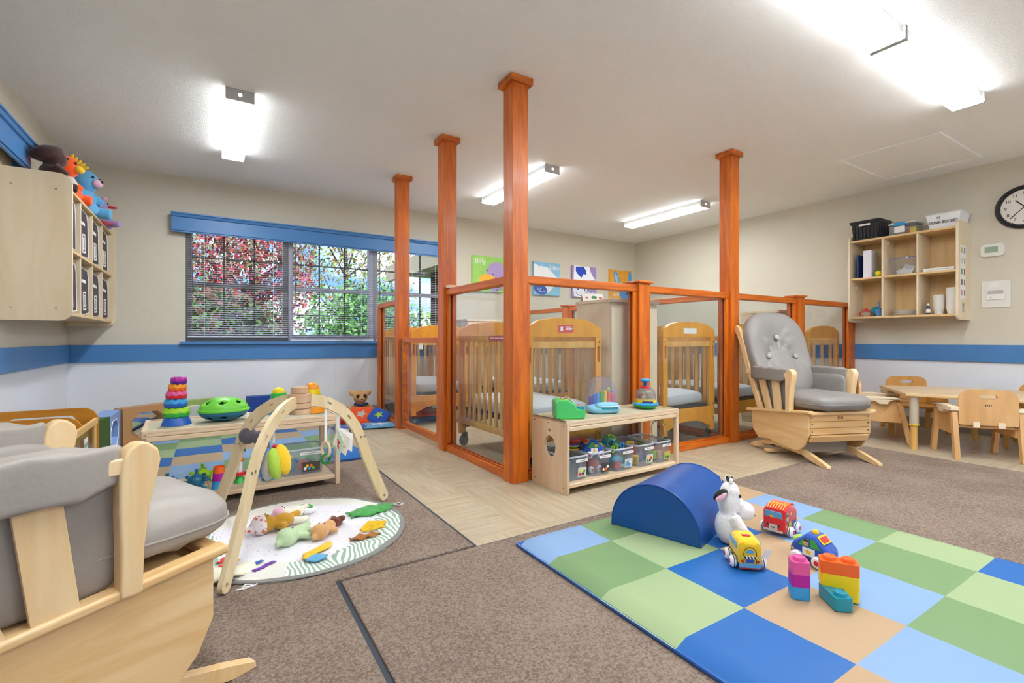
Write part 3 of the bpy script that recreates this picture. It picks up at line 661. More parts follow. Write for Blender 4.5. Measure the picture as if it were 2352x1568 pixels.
# ---------------------------------------------------------------- left wall cubby with folders
lc = thing('wall_cubby', 'long wall hung maple cubby with eight folder slots on the left wall', 'cubby', (XL, 0, 0))
Y0, Y1, DX, Z0, Z1 = 3.985, 5.585, .333, .975, 1.885
for y in (Y0, Y1-.02):
    MB().prism(rr(.0, DX, Z0, Z1, .06, 8, rs=(.065, 0, 0, .065)), y, y+.02, 'y').build('side_panel', M_cab, lc, bevel=.002)
bs = MB()
for z in (Z0+.045, (Z0+Z1)/2, Z1-.075): bs.box(.005, DX-.025, Y0+.021, Y1-.021, z-.009, z+.009)
bs.build('boards', M_cabY, lc, bevel=.002)
MB().box(.001, .008, Y0+.02, Y1-.02, Z0+.05, Z1-.07).build('back_board', M_cabY, lc)
NS = 8; sw = (Y1-Y0-.04)/4
for k in range(1, 4):
    y = Y0+.02+sw*k
    for a, b in ((Z0+.0545, (Z0+Z1)/2-.0095), ((Z0+Z1)/2+.0095, Z1-.0845)): MB().box(.009, DX-.03, y-.007, y+.007, a, b).build('divider', M_cab, lc, bevel=.002)
sc_ = MB()
for x in (.06, DX-.075):
    for z in (Z0+.075, Z1-.10): sc_.cyl(.006, 0, .003, 12, 0, TM((x, Y0, z), (90, 0, 0)))
sc_.build('screws', M_metal, lc)
M_fold = mat('dark aubergine folder', '453a42', .7)
def folder(loc, lean, label):
    t = thing('folder_pocket', label, 'folder', loc, 0, 'dark folder pockets in the wall cubby', rot=(radians(lean), 0, 0))
    MB().prism([(-.13, 0), (.13, 0), (.13, .26), (.10, .31), (-.13, .345)], -.235, 0, 'x').build('pocket', M_fold, t, bevel=.004)
    MB().tube([(.001, y, z) for y, z in ((-.13, .002), (.13, .002), (.13, .26), (.10, .31), (-.13, .345))], .0035, 6, closed=True).build('piping', M_paper, t)
    MB().box(.0005, .004, -.11, -.0, .222, .244, 0, TM((0, 0, 0), (-6, 0, 0))).build('name_tab', M_paper, t)
    q = MB().prism(rr(-.055, .035, .03, .165, 0), .0005, .003, 'x', [rr(-.043, .023, .042, .153, 0)]).box(.0005, .0015, -.03, .01, .055, .14).build('card_holder', M_paper, t); MB().box(.0016, .0022, -.02, .0, .065, .13).build('print', mat('grey print', '9a98a0', .7), q)
    return t
fp = None; rows = ('upper', 'lower'); cols_ = ('nearest slot by the side panel', 'second slot', 'third slot', 'farthest slot by the back wall')
for r_ in range(2):
    zb = Z0+.0545 if r_ else (Z0+Z1)/2+.0095
    for k in range(4):
        lb = 'dark folder pocket in the %s row of the cubby, %s' % (rows[r_], cols_[k])
        loc = (XL+DX-.045, Y0+.02+sw*(k+.5)+(.01 if r_ else -.01), zb+.012); ln = (5, 6, 5, 3)[k]
        if fp is None: fp = folder(loc, ln, lb)
        else: dup(fp, loc, label=lb, rot=(radians(ln), 0, 0))

# ---------------------------------------------------------------- right wall cubby
rc = thing('wall_cubby', 'square six-hole maple cubby hung on the right wall beside the clock', 'cubby', (XR, 0, 0))
RY0, RY1, RX, RZ0, RZ1 = 1.505, 2.375, -.31, 1.035, 1.92
for y in (RY0, RY1-.02):
    MB().prism(rr(RX, 0, RZ0, RZ1, .05, 8, rs=(0, .05, .05, 0)), y, y+.02, 'y').build('side_panel', M_cab, rc, bevel=.002)
bs = MB()
RB = (RZ0+.045, 1.475, RZ1-.06)
for z in RB: bs.box(RX+.012, -.001, RY0+.021, RY1-.021, z-.01, z+.01)
bs.build('boards', M_cabY, rc, bevel=.002)
cwid = (RY1-RY0-.04)/3
for k in (1, 2):
    y = RY0+.02+cwid*k
    for i in (0, 1): MB().box(RX+.014, -.012, y-.008, y+.008, RB[i]+.0105, RB[i+1]-.0105).build('divider', M_cab, rc, bevel=.002)
MB().box(-.009, -.001, RY0+.02, RY1-.02, RZ0+.05, RZ1-.06).build('back_board', M_cabY, rc)
hk = MB()
for (k, z) in ((2, 1.82), (3, 1.40)): y = RY0+.02+cwid*k-.012; hk.box(RX+.10, RX+.12, y-.006, y, z-.02, z+.01)
hk.build('hooks', M_paper, rc, bevel=.002)
cards = [('c9b36a', '5a9ab8'), ('d8c8a8', '8fb0c0'), ('5aa86a', 'a04a4a'), ('6a6a6a', 'b06a7a'), ('d890b0', '8a8a8a')]
for j in range(2):
    st = MB().box(RX+.045+.07*j, RX+.105+.07*j, RY0-.0015, RY0-.0002, 1.22, 1.70).build('card_strip', M_paper, rc)
    for k in range(5):
        z = 1.66-.095*k; MB().box(RX+.06+.07*j, RX+.092+.07*j, RY0-.0022, RY0-.0015, z-.03, z+.02).build('card_picture', mat('card '+cards[k][j], cards[k][j], .7), st)
st = MB().box(RX+.09, RX+.15, RY0-.0015, RY0-.0002, 1.10, 1.19).build('card', mat('grey card', 'b8b8a4', .6), rc); MB().box(RX+.117, RX+.123, RY0-.0022, RY0-.0015, 1.155, 1.18).build('card_picture', M_ink, st)
def inR(col, row, dx=.16): return (XR+RX+dx, RY0+.02+cwid*(col+.5), RB[row]+.0112)
b = thing('ring_binder', 'white ring binder standing in the upper far hole of the right wall cubby', 'binder', (inR(2, 1)[0]-.02, inR(2, 1)[1]+.01, inR(2, 1)[2]), radians(8))
MB().box(-.11, .11, .03, .034, 0, .27).box(-.11, .11, -.034, -.03, 0, .27).box(-.115, -.11, -.034, .034, 0, .27).build('cover', mat('white binder vinyl', 'e6e6ee', .4), b, bevel=.002)
MB().box(-.10, .105, -.028, .028, .01, .26).build('pages', M_paper, b)
b = MB().box(-.11, .11, -.006, .006, 0, .24); tag(b.build('thin_folder', P['navy'], bevel=.001), 'thin dark blue folder behind the white binder in the wall cubby', 'folder', loc=(inR(2, 1)[0]-.01, inR(2, 1)[1]+.085, inR(2, 1)[2]))
b = thing('fruit_toy', 'small yellow and green toy beside the white binder in the wall cubby', 'toy', (inR(2, 1)[0]-.09, inR(2, 1)[1]-.085, inR(2, 1)[2])); MB().ell((0, 0, .032), (.03, .028, .032)).build('body', P['yellow'], b); MB().ell((.0, .02, .02), (.03, .014, .018)).ell((-.01, -.01, .06), (.02, .006, .008), rot=(0, 30, 0)).build('leaves', P['green'], b)
b = thing('zip_bag', 'clear zip bag of papers in the upper middle hole of the wall cubby', 'bag', (inR(1, 1)[0]-.04, inR(1, 1)[1], inR(1, 1)[2]))
zb_ = MB().grid(lambda u, v: (-.02+.03*sin(v*3)*sin(u*9), -.115+.23*u, .002+.17*v), 14, 10).grid(lambda u, v: (.03-.03*v+.02*sin(u*7+2)*sin(v*3), -.115+.23*u, .002+.17*v), 14, 10); zb_.build('film', M_bin, b)
MB().box(.0, .004, -.115, .115, .165, .172).build('zip', P['lilac'] if 'lilac' in P else P['blue'], b); MB().box(-.001, .001, -.05, .03, 0, .09, 0, TM((.003, 0, .012), (25, 0, 10))).box(-.001, .001, -.02, .06, 0, .06, 0, TM((.013, 0, .008), (-15, 0, -10))).build('papers', M_paper, b)
b = thing('flat_box', 'flat white box in the upper near hole of the wall cubby', 'box', (inR(0, 1)[0]-.03, inR(0, 1)[1], inR(0, 1)[2])); MB().box(-.10, .10, -.12, .10, 0, .028).build('carton', M_paper, b, bevel=.002); MB().box(-.1006, -.1, -.10, .07, .010, .0125).box(-.1006, -.1, -.08, .02, .016, .0185).build('print', mat('grey print', '9a98a0', .7), b)
b = thing('sippy_cup', 'clear sippy cup with red lid and handles in the lower far hole', 'cup', (inR(2, 0)[0]-.07, inR(2, 0)[1]+.03, inR(2, 0)[2])); MB().lathe([(.026, 0), (.03, .05), (.03, .055)]).build('cup', M_bin, b); MB().lathe([(.032, .055), (.032, .068), (.012, .075), (.008, .09), (0, .09)]).build('lid', P['red'], b)
for s_ in (-1, 1): MB().tube([(0, s_*.03, .05), (0, s_*.055, .045), (0, s_*.055, .015), (0, s_*.03, .01)], .005).build('handle', P['red'], b)
b = thing('toy_ball', 'teal ball behind the red sippy cup in the wall cubby', 'ball', (inR(2, 0)[0]+.03, inR(2, 0)[1]-.02, inR(2, 0)[2])); MB().ell((0, 0, .052), .052, seg=20, rings=14).build('shell', P['teal'], b)
b = thing('straw_cup', 'blue cup with a curved straw in the lower far hole', 'cup', (inR(2, 0)[0]-.08, inR(2, 0)[1]-.088, inR(2, 0)[2])); MB().lathe([(.026, 0), (.03, .062), (.031, .07), (0, .07)]).build('cup', mat('matte blue plastic', '4a78b0', .5), b); MB().tube([(0, 0, .07), (0, 0, .11), (0, .012, .14), (0, .008, .15)], .005).build('straw', mat('matte blue plastic', '4a78b0', .5), b)
b = thing('plate_stack', 'stack of white plates wrapped in film in the lower middle hole', 'plates', inR(1, 0, .17)); 
for k in range(4): MB().lathe([(.07, .002+.012*k), (.105, .012+.012*k), (.108, .016+.012*k), (.10, .0145+.012*k), (.068, .006+.012*k), (0, .006+.012*k)]).build('plate', M_paper, b)
def cups(loc, n, label):
    b = thing('cup_stack', label, 'cups', loc, 0, 'stacks of white foam cups in the wall cubby')
    c = MB()
    for k in range(n): z = .0085*k; c.lathe([(.030, z), (.041, z+.055), (.043, z+.057), (.043, z+.06), (.040, z+.06)], 20)
    c.build('cups', M_paper, b)
cups((inR(0, 0)[0]-.05, inR(0, 0)[1]+.01, inR(0, 0)[2]), 15, 'shorter stack of white foam cups beside the small bottle')
cups((inR(0, 0)[0]-.05, inR(0, 0)[1]-.085, inR(0, 0)[2]), 22, 'taller stack of white foam cups against the near side panel')
b = thing('small_bottle', 'small dark bottle with a white cap and label in the wall cubby', 'bottle', (inR(0, 0)[0]-.09, inR(0, 0)[1]+.075, inR(0, 0)[2])); MB().lathe([(.016, 0), (.017, .06), (.008, .075), (.008, .085), (0, .085)]).build('glass', P['navy'], b); MB().cyl(.011, .083, .10).build('cap', M_paper, b); MB().cyl(.0175, .015, .05).build('label', M_paper, b)
# things on top of the right cubby
zt = RB[2]+.0105
b = thing('storage_crate', 'black plastic crate with a lid on the far end of the wall cubby', 'crate', (XR-.15, 2.235, zt))
cb = MB().lathe([(.001, 0), (.155, 0), (.175, .18), (.18, .18)], 4, 0, TM((0, 0, 0), (0, 0, 45))); cb.box(-.135, .135, -.13, .13, .165, .19); cb.box(-.14, .14, -.135, .135, .18, .195)
for k in range(-3, 4): cb.box(-.126, -.116, k*.033-.006, k*.033+.006, .02, .165); cb.box(k*.033-.006, k*.033+.006, -.126, -.116, .02, .165)
cb.build('body', M_black, b, bevel=.004); MB().box(-.142, -.137, -.05, .05, .14, .16).build('latch', M_paper, b, bevel=.001)
b = thing('snap_box', 'small clear box with a blue latch and a white label on the wall cubby', 'box', (XR-.17, 1.93, zt))
MB().box(-.10, .10, -.105, .105, 0, .10).build('body', M_bin, b, bevel=.008); MB().box(-.108, .108, -.112, .112, .10, .112).build('lid', mat('white lid', 'dfe6ea', .3), b, bevel=.004); MB().box(-.114, -.104, -.03, .06, .085, .116).build('latch', P['sky'], b, bevel=.003)
MB().box(-.102, -.1008, -.025, .06, .02, .08).build('label', M_paper, b); MB().ell((-.03, -.05, .03), .026).build('toy', P['orange'], b); MB().ell((.03, -.03, .03), .026).build('toy', P['lime'], b); MB().box(-.06, .0, -.1, -.05, .01, .06).build('toy', P['yellow'], b)
b = thing('wash_tub', 'white plastic tub hand lettered DUNK BUCKET on the wall cubby', 'tub', (XR-.165, 1.62, zt+.002), 0)
tb_ = MB().lathe([(0, .002), (.155, .002), (.19, .125), (.21, .13), (.208, .138), (.186, .137), (.15, .008), (0, .008)], 4, 0, TM((0, 0, 0), (0, 0, 45), (.92, .92, 1))); tb_.build('body', mat('white tub', 'eceef2', .35), b, bevel=.02, seg=3)
Tt = TM((-.1245, .0, .072), (90+15, 0, -90))
text('DUNK BUCKET', .034, M_ink, b, TM((-.1150, 0, .052), (100.5, 0, -90)), 'lettering', .0015, .9, shear=.1); text('YI', .034, M_ink, b, TM((-.1225, .03, .090), (100.5, 0, -90)), 'lettering', .0012)

# ---------------------------------------------------------------- clock, thermostat, wall panel
ck = thing('wall_clock', 'round black rimmed wall clock cut off by the right edge of the photo', 'clock', (XR, 1.155, 1.993), 0, rot=(0, radians(-90), 0))
# local: z points out of the wall (to -X world), x up, y along wall
MB().lathe([(.150, .0), (.182, .0), (.186, .02), (.176, .036), (.163, .03), (.160, .02), (.150, .016), (.150, 0)], 56, cap=False).build('rim', M_black, ck)
MB().cyl(.161, .002, .015, 56).build('dial', mat('clock dial', 'e8e2da', .5), ck)
def Tck(x, y, z, rz): return TM((0, 0, 0), (0, 0, 0)) @ Matrix.Translation((y, -x, z)) @ Matrix.Rotation(radians(-90)+rz, 4, 'Z')
for k in range(1, 13):
    a = radians(30*k); text(str(k), .036, M_ink, ck, Matrix.Translation((.118*cos(a), -.118*sin(a), .0155)) @ Matrix.Rotation(radians(-90), 4, 'Z'), 'numeral', .0005)
tk = MB()
for k in range(60):
    a = radians(6*k); r_ = .0035 if k % 5 == 0 else .0014; tk.cyl(r_, .0152, .0165, 8, 0, Matrix.Translation((.147*cos(a), -.147*sin(a), 0)))
tk.build('ticks', M_ink, ck)
for (hr, ln, wd) in ((10.63, .085, .004), (7.5, .125, .003)):
    a = radians(30*hr); MB().box(-.02, ln, -wd, wd, .018, .0195, 0, Matrix.Rotation(-a, 4, 'Z')).build('hand', M_ink, ck)
MB().cyl(.008, .0155, .022, 14).build('pivot', P['red'], ck)
MB().rect(-.002, .002, -.003, .003, 0, 0, Matrix.Translation((.05, -.0, .016))).build('mark', P['red'], ck)
b = thing('thermostat', 'small white thermostat with a green screen below the clock', 'thermostat', (XR, 1.353, 1.652))
MB().prism(rr(-.078, .078, -.055, .055, .03), -.028, -.0005, 'x').build('body', mat('white appliance plastic', 'e4e2da', .4), b, bevel=.006); MB().box(-.03, -.0285, -.035, .05, -.022, .03).build('screen', mat('green lcd', '92a890', .3), b)
b = thing('control_panel', 'square white wall panel with a small keypad below the thermostat', 'wall panel', (XR, 1.335, 1.262))
MB().box(-.012, -.0005, -.095, .095, -.12, .12).build('plate', mat('white appliance plastic', 'e4e2da', .4), b, bevel=.004); MB().box(-.022, -.0125, -.06, .06, -.05, .04).build('keypad', M_paper, b, bevel=.003)
MB().box(-.0235, -.0222, -.05, .05, .0, .03).build('display', mat('grey display', 'b4b4b4', .4), b); MB().box(-.0128, -.0122, -.02, .045, .06, .10).build('note', M_paper, b); MB().cyl(.006, 0, .003, 12, 0, TM((-.022, .03, -.03), (0, -90, 0))).build('button', M_metal, b)

# ---------------------------------------------------------------- nursery pictures
def canvas(x, bgc, label):
    t = thing('nursery_picture', label, 'picture', (x+.235, YB-.001, 1.725), 0, 'square animal canvases on the back wall')
    MB().box(-.235, .235, -.035, 0, -.235, .235).build('canvas', mat('paint '+bgc, bgc, .6, var=.12, vscale=14), t, bevel=.002)
    return t
def blob(t, pts, c, y, name): return MB().prism(pts, -.0352-.0012*y, -.0342, 'y').build(name, mat('paint '+c, c, .6), t)
def el(cx, cz, rx, rz, n=28, a0=0): return [(cx+rx*cos(2*pi*i/n)*cos(a0)-rz*sin(2*pi*i/n)*sin(a0), cz+rx*cos(2*pi*i/n)*sin(a0)+rz*sin(2*pi*i/n)*cos(a0)) for i in range(n)]
def clip(p, h=.234): return [(max(-h, min(h, x)), max(-h, min(h, z))) for x, z in p]
def TP(x, z): return TM((x, -.0375, z), (90, 0, 0))
def line(t, pts, c, r=.004, name='line'): return MB().tube([(x, -.0365, z) for x, z in pts], r, 6, flat=1).build(name, mat('paint '+c, c, .6), t)
M_pw = mat('paint f2f0ee', 'f2f0ee', .6)
t = canvas(2.88, '9fd66a', 'green canvas with a purple bird and the name Billy'); 
blob(t, clip(el(.13, -.02, .16, .19)+[]), 'b09ccf', 1, 'bird_head'); blob(t, clip(el(-.01, -.08, .13, .08)), 'f2b840', 2, 'beak'); blob(t, el(-.02, .045, .011, .011, 12), '2c3a8c', 3, 'eye'); blob(t, el(.07, .0, .011, .011, 12), '2c3a8c', 3, 'eye'); blob(t, clip([(.05, -.2), (.15, -.2), (.15, -.234), (.05, -.234)]), 'b09ccf', 1, 'leg'); text('Billy', .10, M_pw, t, TP(-.12, .165), 'name_lettering')
t = canvas(3.85, '8cc4e2', 'light blue canvas with a white lamb and the name Libby')
blob(t, clip([(-.234, .2), (-.19, .2), (-.15, .17), (-.1, .18), (-.05, .17), (0, .17), (.05, .13), (.09, .1), (.13, .06), (.2, .02), (.21, -.02), (.14, -.03), (.12, -.1), (.05, -.17), (0, -.2), (-.234, -.1)]), 'eef0f4', 1, 'lamb_head'); blob(t, clip(el(-.12, -.15, .12, .075, 24, -.3)), '2f57b4', 2, 'muzzle')
line(t, [(-.18, -.13), (-.14, -.18), (-.09, -.19), (-.05, -.18)], 'eef0f4'); line(t, [(-.12, -.13), (-.13, -.17)], 'eef0f4'); blob(t, el(.02, -.06, .007, .007, 10), '26324a', 3, 'eye'); text('Libby', .085, M_pw, t, TP(.13, .165), 'name_lettering')
t = canvas(4.545, 'a58cc8', 'purple canvas with a white cow and the name Molly')
blob(t, clip([(-.2, .234), (.1, .234), (.12, .16), (.16, .1), (.22, .04), (.1, .03), (.06, -.04), (.05, -.12), (0, -.2), (-.06, -.234), (-.2, -.22), (-.22, -.1), (-.21, .05)]), 'f0f0f4', 1, 'cow_head'); blob(t, [(-.17, .22), (-.02, .23), (.03, .17), (.04, .11), (-.02, .12), (-.06, .06), (-.12, .1), (-.17, .15)], '2247b8', 2, 'forelock')
line(t, [(-.17, -.16), (-.13, -.2), (-.07, -.21), (-.01, -.2), (.03, -.15)], '2247b8', .0045); blob(t, el(-.13, -.11, .014, .018, 12), '2247b8', 3, 'nostril'); blob(t, el(0, -.12, .014, .018, 12), '2247b8', 3, 'nostril'); text('Molly', .085, M_pw, t, TP(.13, -.17), 'name_lettering')
t = canvas(5.30, 'eaa630', 'orange canvas with a blue rabbit and the name Ally')
blob(t, el(-.09, .1, .05, .13, 24, .35), '4f9edc', 1, 'ear'); blob(t, el(-.09, .09, .028, .09, 24, .35), '9ccbe8', 2, 'ear_lining'); blob(t, clip(el(.1, -.1, .13, .15)), '3f86d0', 1, 'rabbit_head'); blob(t, clip(el(.2, .13, .035, .1)), '4f9edc', 1, 'ear'); blob(t, el(.14, -.13, .025, .018), '26324a', 3, 'nose'); blob(t, el(.05, -.08, .008, .008, 10), '26324a', 3, 'eye'); text('Ally', .085, M_pw, t, TP(-.1, -.155), 'name_lettering')

# ---------------------------------------------------------------- toddler table and chairs
M_top = wood('table laminate', 'e6c89a', 'dcbb88', 'x', .35, .6, .1, 5)
tt = thing('toddler_table', 'low maple table with tapered end and yellow banded legs by the right wall', 'table', (5.08, 1.35, 0))
out = [(4.60, 1.555), (5.22, 1.96), (5.60, 1.42), (5.56, .62), (5.0, .3), (4.79, .9)]
out = [(x-5.08, y-1.35) for x, y in out]
MB().prism(out, .415, .44, 'z').build('table_top', M_top, tt, bevel=.006)
for (x, y) in ((4.665, 1.52), (5.20, 1.86), (5.52, 1.38), (5.45, .66), (4.95, .42)):
    lg = MB().lathe([(.026, .19), (.030, .2), (.030, .4), (.036, .414)], 18, 0, TM((x-5.08, y-1.35, 0))).build('leg', mat('pale leg plastic', 'ddd0bc', .4), tt)
    MB().cyl(.0235, 0, .19, 18, 0, TM((x-5.08, y-1.35, 0))).build('leg_extension', mat('honey leg', 'e2b264', .4), lg); MB().cyl(.032, .188, .198, 18, 0, TM((x-5.08, y-1.35, 0))).build('collar', P['yellow'], lg)
M_chair = wood('chair beech', 'e2b47a', 'cf9c60', 'z', .4, .7, .1, 6); M_cream = mat('cream plastic', 'efdcbc', .35)
def chair(loc, rz, label, col=M_chair):
    """y forward; back top .50"""
    t = thing('toddler_chair', label, 'chair', (loc[0], loc[1], 0), rz, 'small wooden armchairs around the toddler table')
    MB().prism(rr(-.165, .165, .25, .50, .06, 8, rs=(.07, .07, .01, .01)), -.01, .01, 'y', [rr(-.05, .05, .435, .465, .014, 5)], T=TM((0, -.155, 0), (0, 0, 0))).build('backrest', col, t, bevel=.003)
    for sx in (-1, 1):
        MB().prism([(-.20, 0), (-.165, 0), (-.12, .34), (-.155, .34)], sx*.185-.016, sx*.185+.016, 'x').build('leg', col, t, bevel=.004)
        MB().prism([(.19, 0), (.155, 0), (.09, .34), (.125, .34)], sx*.185-.016, sx*.185+.016, 'x').build('leg', col, t, bevel=.004)
        MB().prism([(-.14, .17), (.13, .17), (.11, .34), (-.125, .34)], sx*.167-.007, sx*.167+.007, 'x').build('side_panel', col, t, bevel=.002)
        am = [(-.16, .345), (-.16, .375), (-.05, .385), (.16, .375), (.165, .362), (.10, .362)]+[(.10-.018*k-(.009 if k % 2 else 0), .362 if k % 2 else .355) for k in range(1, 3)]+[(.04, .345), (.03, .322), (-.03, .32), (-.06, .345)]
        MB().prism(am, sx*.185-.026, sx*.185+.026, 'x').build('armrest', M_cream, t, bevel=.006)
        MB().prism(rr(sx*.07-.018, sx*.07+.018, .235, .275, .006), -.175, -.1655, 'y').build('bracket', M_cream, t, bevel=.002)
    MB().box(-.158, .158, -.14, .15, .225, .243).build('seat', col, t, bevel=.004)
    lg = MB()
    for k in range(4): lg.box(-.018+.010*k, -.014+.010*k, -.1662, -.165, .385+.003*(k % 2), .40)
    lg.build('burnt_mark', M_ink, t)
    return t
f2 = lambda dx, dy: atan2(dy, dx)-pi/2
chair((4.775, 1.19), f2(.79, .61), 'toddler armchair seen from behind with its whole backrest in front of the table')
chair((4.92, 1.84), f2(.45, -.89), 'toddler armchair tucked under the table end next to the glider')
chair((5.62, 1.83), f2(-.75, -.66), 'amber toddler armchair behind the table with only its backrest top showing', wood('amber chair', 'd8a050', 'c48a3c', 'z', .4, .7, .1, 6))
chair((5.55, .98), f2(-1, -.05), 'toddler armchair behind the table at the right edge of the photo', wood('amber chair', 'd8a050', 'c48a3c', 'z', .4, .7, .1, 6))
# ---------------------------------------------------------------- carpets and squares mats
M_bind = mat('dark rubber edging', '3a3f4a', .6)
def rug(x0, x1, y0, y1, label, z=.012, m=M_carp, sides='xX'):
    t = thing('carpet_mat', label, 'carpet', ((x0+x1)/2, (y0+y1)/2, 0)); a = (x1-x0)/2; b = (y1-y0)/2; e = .017
    MB().box(-a+e, a-e, -b+e, b-e, .0004, z).build('pile', m, t, bevel=.004)
    MB().prism(rr(-a, a, -b, b, 0), .0004, .004, 'z', [rr(-a+e, a-e, -b+e, b-e, 0)]).build('edging', M_bind, t)
t = thing('carpet_mat', 'brown carpet mat with dark right edging under the play gym and the taupe glider', 'carpet', (0, 0, 0))
MB().prism([(-1.04, -1.6), (.3695, -1.6), (.3695, 1.7655), (.917, 1.7655), (.917, 3.92), (-1.04, 3.92)], .0004, .012, 'z').build('pile', M_carp, t, bevel=.004)
MB().box(.917, .935, 1.7655, 3.92, .0004, .004).build('edging', M_bind, t)
rug(.37, 4.42, -1.6, 1.765, 'large brown carpet mat with dark edging running under the colourful squares mat')
MC = [mat('mat '+n, c, .5, bump=.1, bscale=30, spec=.35) for n, c in (('light blue', '83a4cc'), ('green', '779666'), ('lime', '9db184'), ('blue', '1f64ac'), ('tan', 'b79a78'))]
def squares(loc, X, Y, colf, label, h):
    """X, Y seam positions; softly padded squares, each coloured, wrapped over the edge, blue binding below"""
    t = thing('squares_mat', label, 'mat', (loc[0], loc[1], 0)); x0, x1, y0, y1 = X[0], X[-1], min(Y), max(Y)
    mb = MB(); n = 9; Ys = sorted(Y)
    for i in range(len(X)-1):
        for j in range(len(Ys)-1):
            o = []
            for p in range(n):
                for q in range(n):
                    u = p/(n-1); v = q/(n-1); x = X[i]+(X[i+1]-X[i])*u; y = Ys[j]+(Ys[j+1]-Ys[j])*v
                    de = min(x-x0, x1-x, y-y0, y1-y); sq = min(u, 1-u, v, 1-v)
                    dz = .018*(1-min(1, de/.03))**2; sz = .0022*(1-min(1, sq/.06))
                    o.append((x-loc[0], y-loc[1], h-dz-sz+.0014*sin(x*23+y*17)*sin(y*29)))
            mb.add(o, [(a*n+b, (a+1)*n+b, (a+1)*n+b+1, a*n+b+1) for a in range(n-1) for b in range(n-1)], colf(i, j, len(Ys)-1))
    # wrapped sides
    for i in range(len(X)-1):
        for y, j in ((y0, 0), (y1, len(Ys)-2)):
            s_ = -1 if y == y0 else 1
            mb.add([(X[i]-loc[0], y-loc[1], h-.02), (X[i+1]-loc[0], y-loc[1], h-.02), (X[i+1]-loc[0], y+s_*.006-loc[1], h*.55), (X[i]-loc[0], y+s_*.006-loc[1], h*.55)], [(0, 1, 2, 3)], colf(i, j, len(Ys)-1))
    for j in range(len(Ys)-1):
        for x, i in ((x0, 0), (x1, len(X)-2)):
            s_ = -1 if x == x0 else 1
            mb.add([(x-loc[0], Ys[j]-loc[1], h-.02), (x-loc[0], Ys[j+1]-loc[1], h-.02), (x+s_*.006-loc[0], Ys[j+1]-loc[1], h*.55), (x+s_*.006-loc[0], Ys[j]-loc[1], h*.55)], [(0, 1, 2, 3)], colf(i, j, len(Ys)-1))
    mb.build('padded_squares', MC, t, ang=60)
    MB().box(x0-.007-loc[0], x1+.007-loc[0], y0-.007-loc[1], y1+.007-loc[1], .0125 if h < .055 else .0005, h*.56).build('binding', mat('blue binding' if h < .055 else 'navy binding', '1c55a8' if h < .055 else '14284e', .5), t, bevel=.006)
    return t
RX_ = [1.065, 1.375, 1.68, 1.98, 2.285, 2.52]; RY_ = [1.66, 1.44, 1.16, .865, .565, .27, -.02]
squares((1.79, .82), RX_, RY_, lambda i, j, n: (i+(n-1-j)) % 5, 'foam play mat of blue, green and tan squares on the carpet in the right foreground', .045)
seqL = [4, 3, 2, 1, 0]
squares((.225, 4.15), [-.50, -.22, .07, .36, .65, .945], [3.45, 3.76, 4.04, 4.32, 4.59, 4.86], lambda i, j, n: seqL[(j-i) % 5], 'foam play mat of coloured squares behind the left toy shelf', .052)

# half cylinder climber
hc = thing('foam_half_round', 'blue vinyl foam half cylinder lying on the squares mat beside the plush cow', 'foam shape', (1.558, 1.38, .0465), atan2(.3, .953))
prof = [(-.193, .0), (-.193, .02)]+[(-.193*cos(a), .02+.187*sin(a)) for a in [pi*i/30 for i in range(1, 30)]]+[(.193, .02), (.193, 0)]
M_foamblue = mat('blue foam vinyl', '0a4c96', .34, bump=.05, bscale=20, spec=.5)
MB().prism([(y, z) for y, z in prof], 0, .45, 'x').build('body', M_foamblue, hc, bevel=.006, seg=3, ang=30)
MB().tube([(.0, y, z) for y, z in prof], .003, 6).tube([(.45, y, z) for y, z in prof], .003, 6).build('piping', mat('darker blue vinyl', '0f4796', .4), hc)

# ---------------------------------------------------------------- plush builder
def plush(t, name, parts, m, vox=.006):
    mb = MB()
    for p in parts:
        if p[0] == 'e': mb.ell(p[1], p[2], p[3] if len(p) > 3 else (0, 0, 0), seg=16, rings=10)
        else: mb.tube(p[1], p[2], 10)
    return mb.build(name, m, t, remesh=vox)
# cow, y forward
cw = thing('plush_cow', 'white plush cow with one black hoof leaning on the blue half cylinder', 'plush toy', (1.762, 1.172, .047), atan2(-.55, .83)-pi/2)
plush(cw, 'body', [('e', (0, -.01, .065), (.05, .045, .07)), ('e', (0, -.005, .165), (.044, .042, .062)), ('e', (0, .002, .20), (.04, .036, .045)), ('t', [(0, .01, .165), (0, .04, .14)], [.036, .032]),
      ('t', [(.045, .0, .12), (.062, .018, .08), (.055, .045, .04)], [.02, .022, .02]), ('t', [(-.045, 0, .12), (-.06, .02, .08), (-.048, .045, .045)], [.02, .022, .02]),
      ('t', [(.03, .0, .04), (.066, .022, .026)], [.028, .025]), ('t', [(-.02, .02, .03), (-.015, .06, .024)], [.026, .024])], F['white'], .0055)
sn = plush(cw, 'snout', [('e', (0, .062, .125), (.034, .037, .037)), ('e', (0, .04, .14), (.03, .03, .03))], mat('smooth white cloth', 'f0eff0', .75), .005)
MB().tube([(-.018, .0935, .112), (-.006, .0985, .107), (.010, .098, .108), (.02, .092, .115)], .0014, 6).build('smile', M_ink, sn)
for sx in (-1, 1):
    MB().ell((sx*.014, .0975, .138), (.005, .002, .006)).build('nostril', F['pink'], sn)
    MB().ell((sx*.026, .031, .192), (.005, .005, .007)).build('eye', M_ink, cw)
    MB().ell((sx*.02, -.002, .25), (.008, .008, .014)).build('horn', mat('smooth white cloth', 'f0eff0', .75), cw)
e_ = MB().ell((.036, -.050, .200), (.012, .034, .020), rot=(28, 0, 12)).build('ear', F['black'], cw)
MB().ell((.044, -.050, .195), (.007, .027, .012), rot=(28, 0, 12)).build('ear_lining', F['pink'], e_)
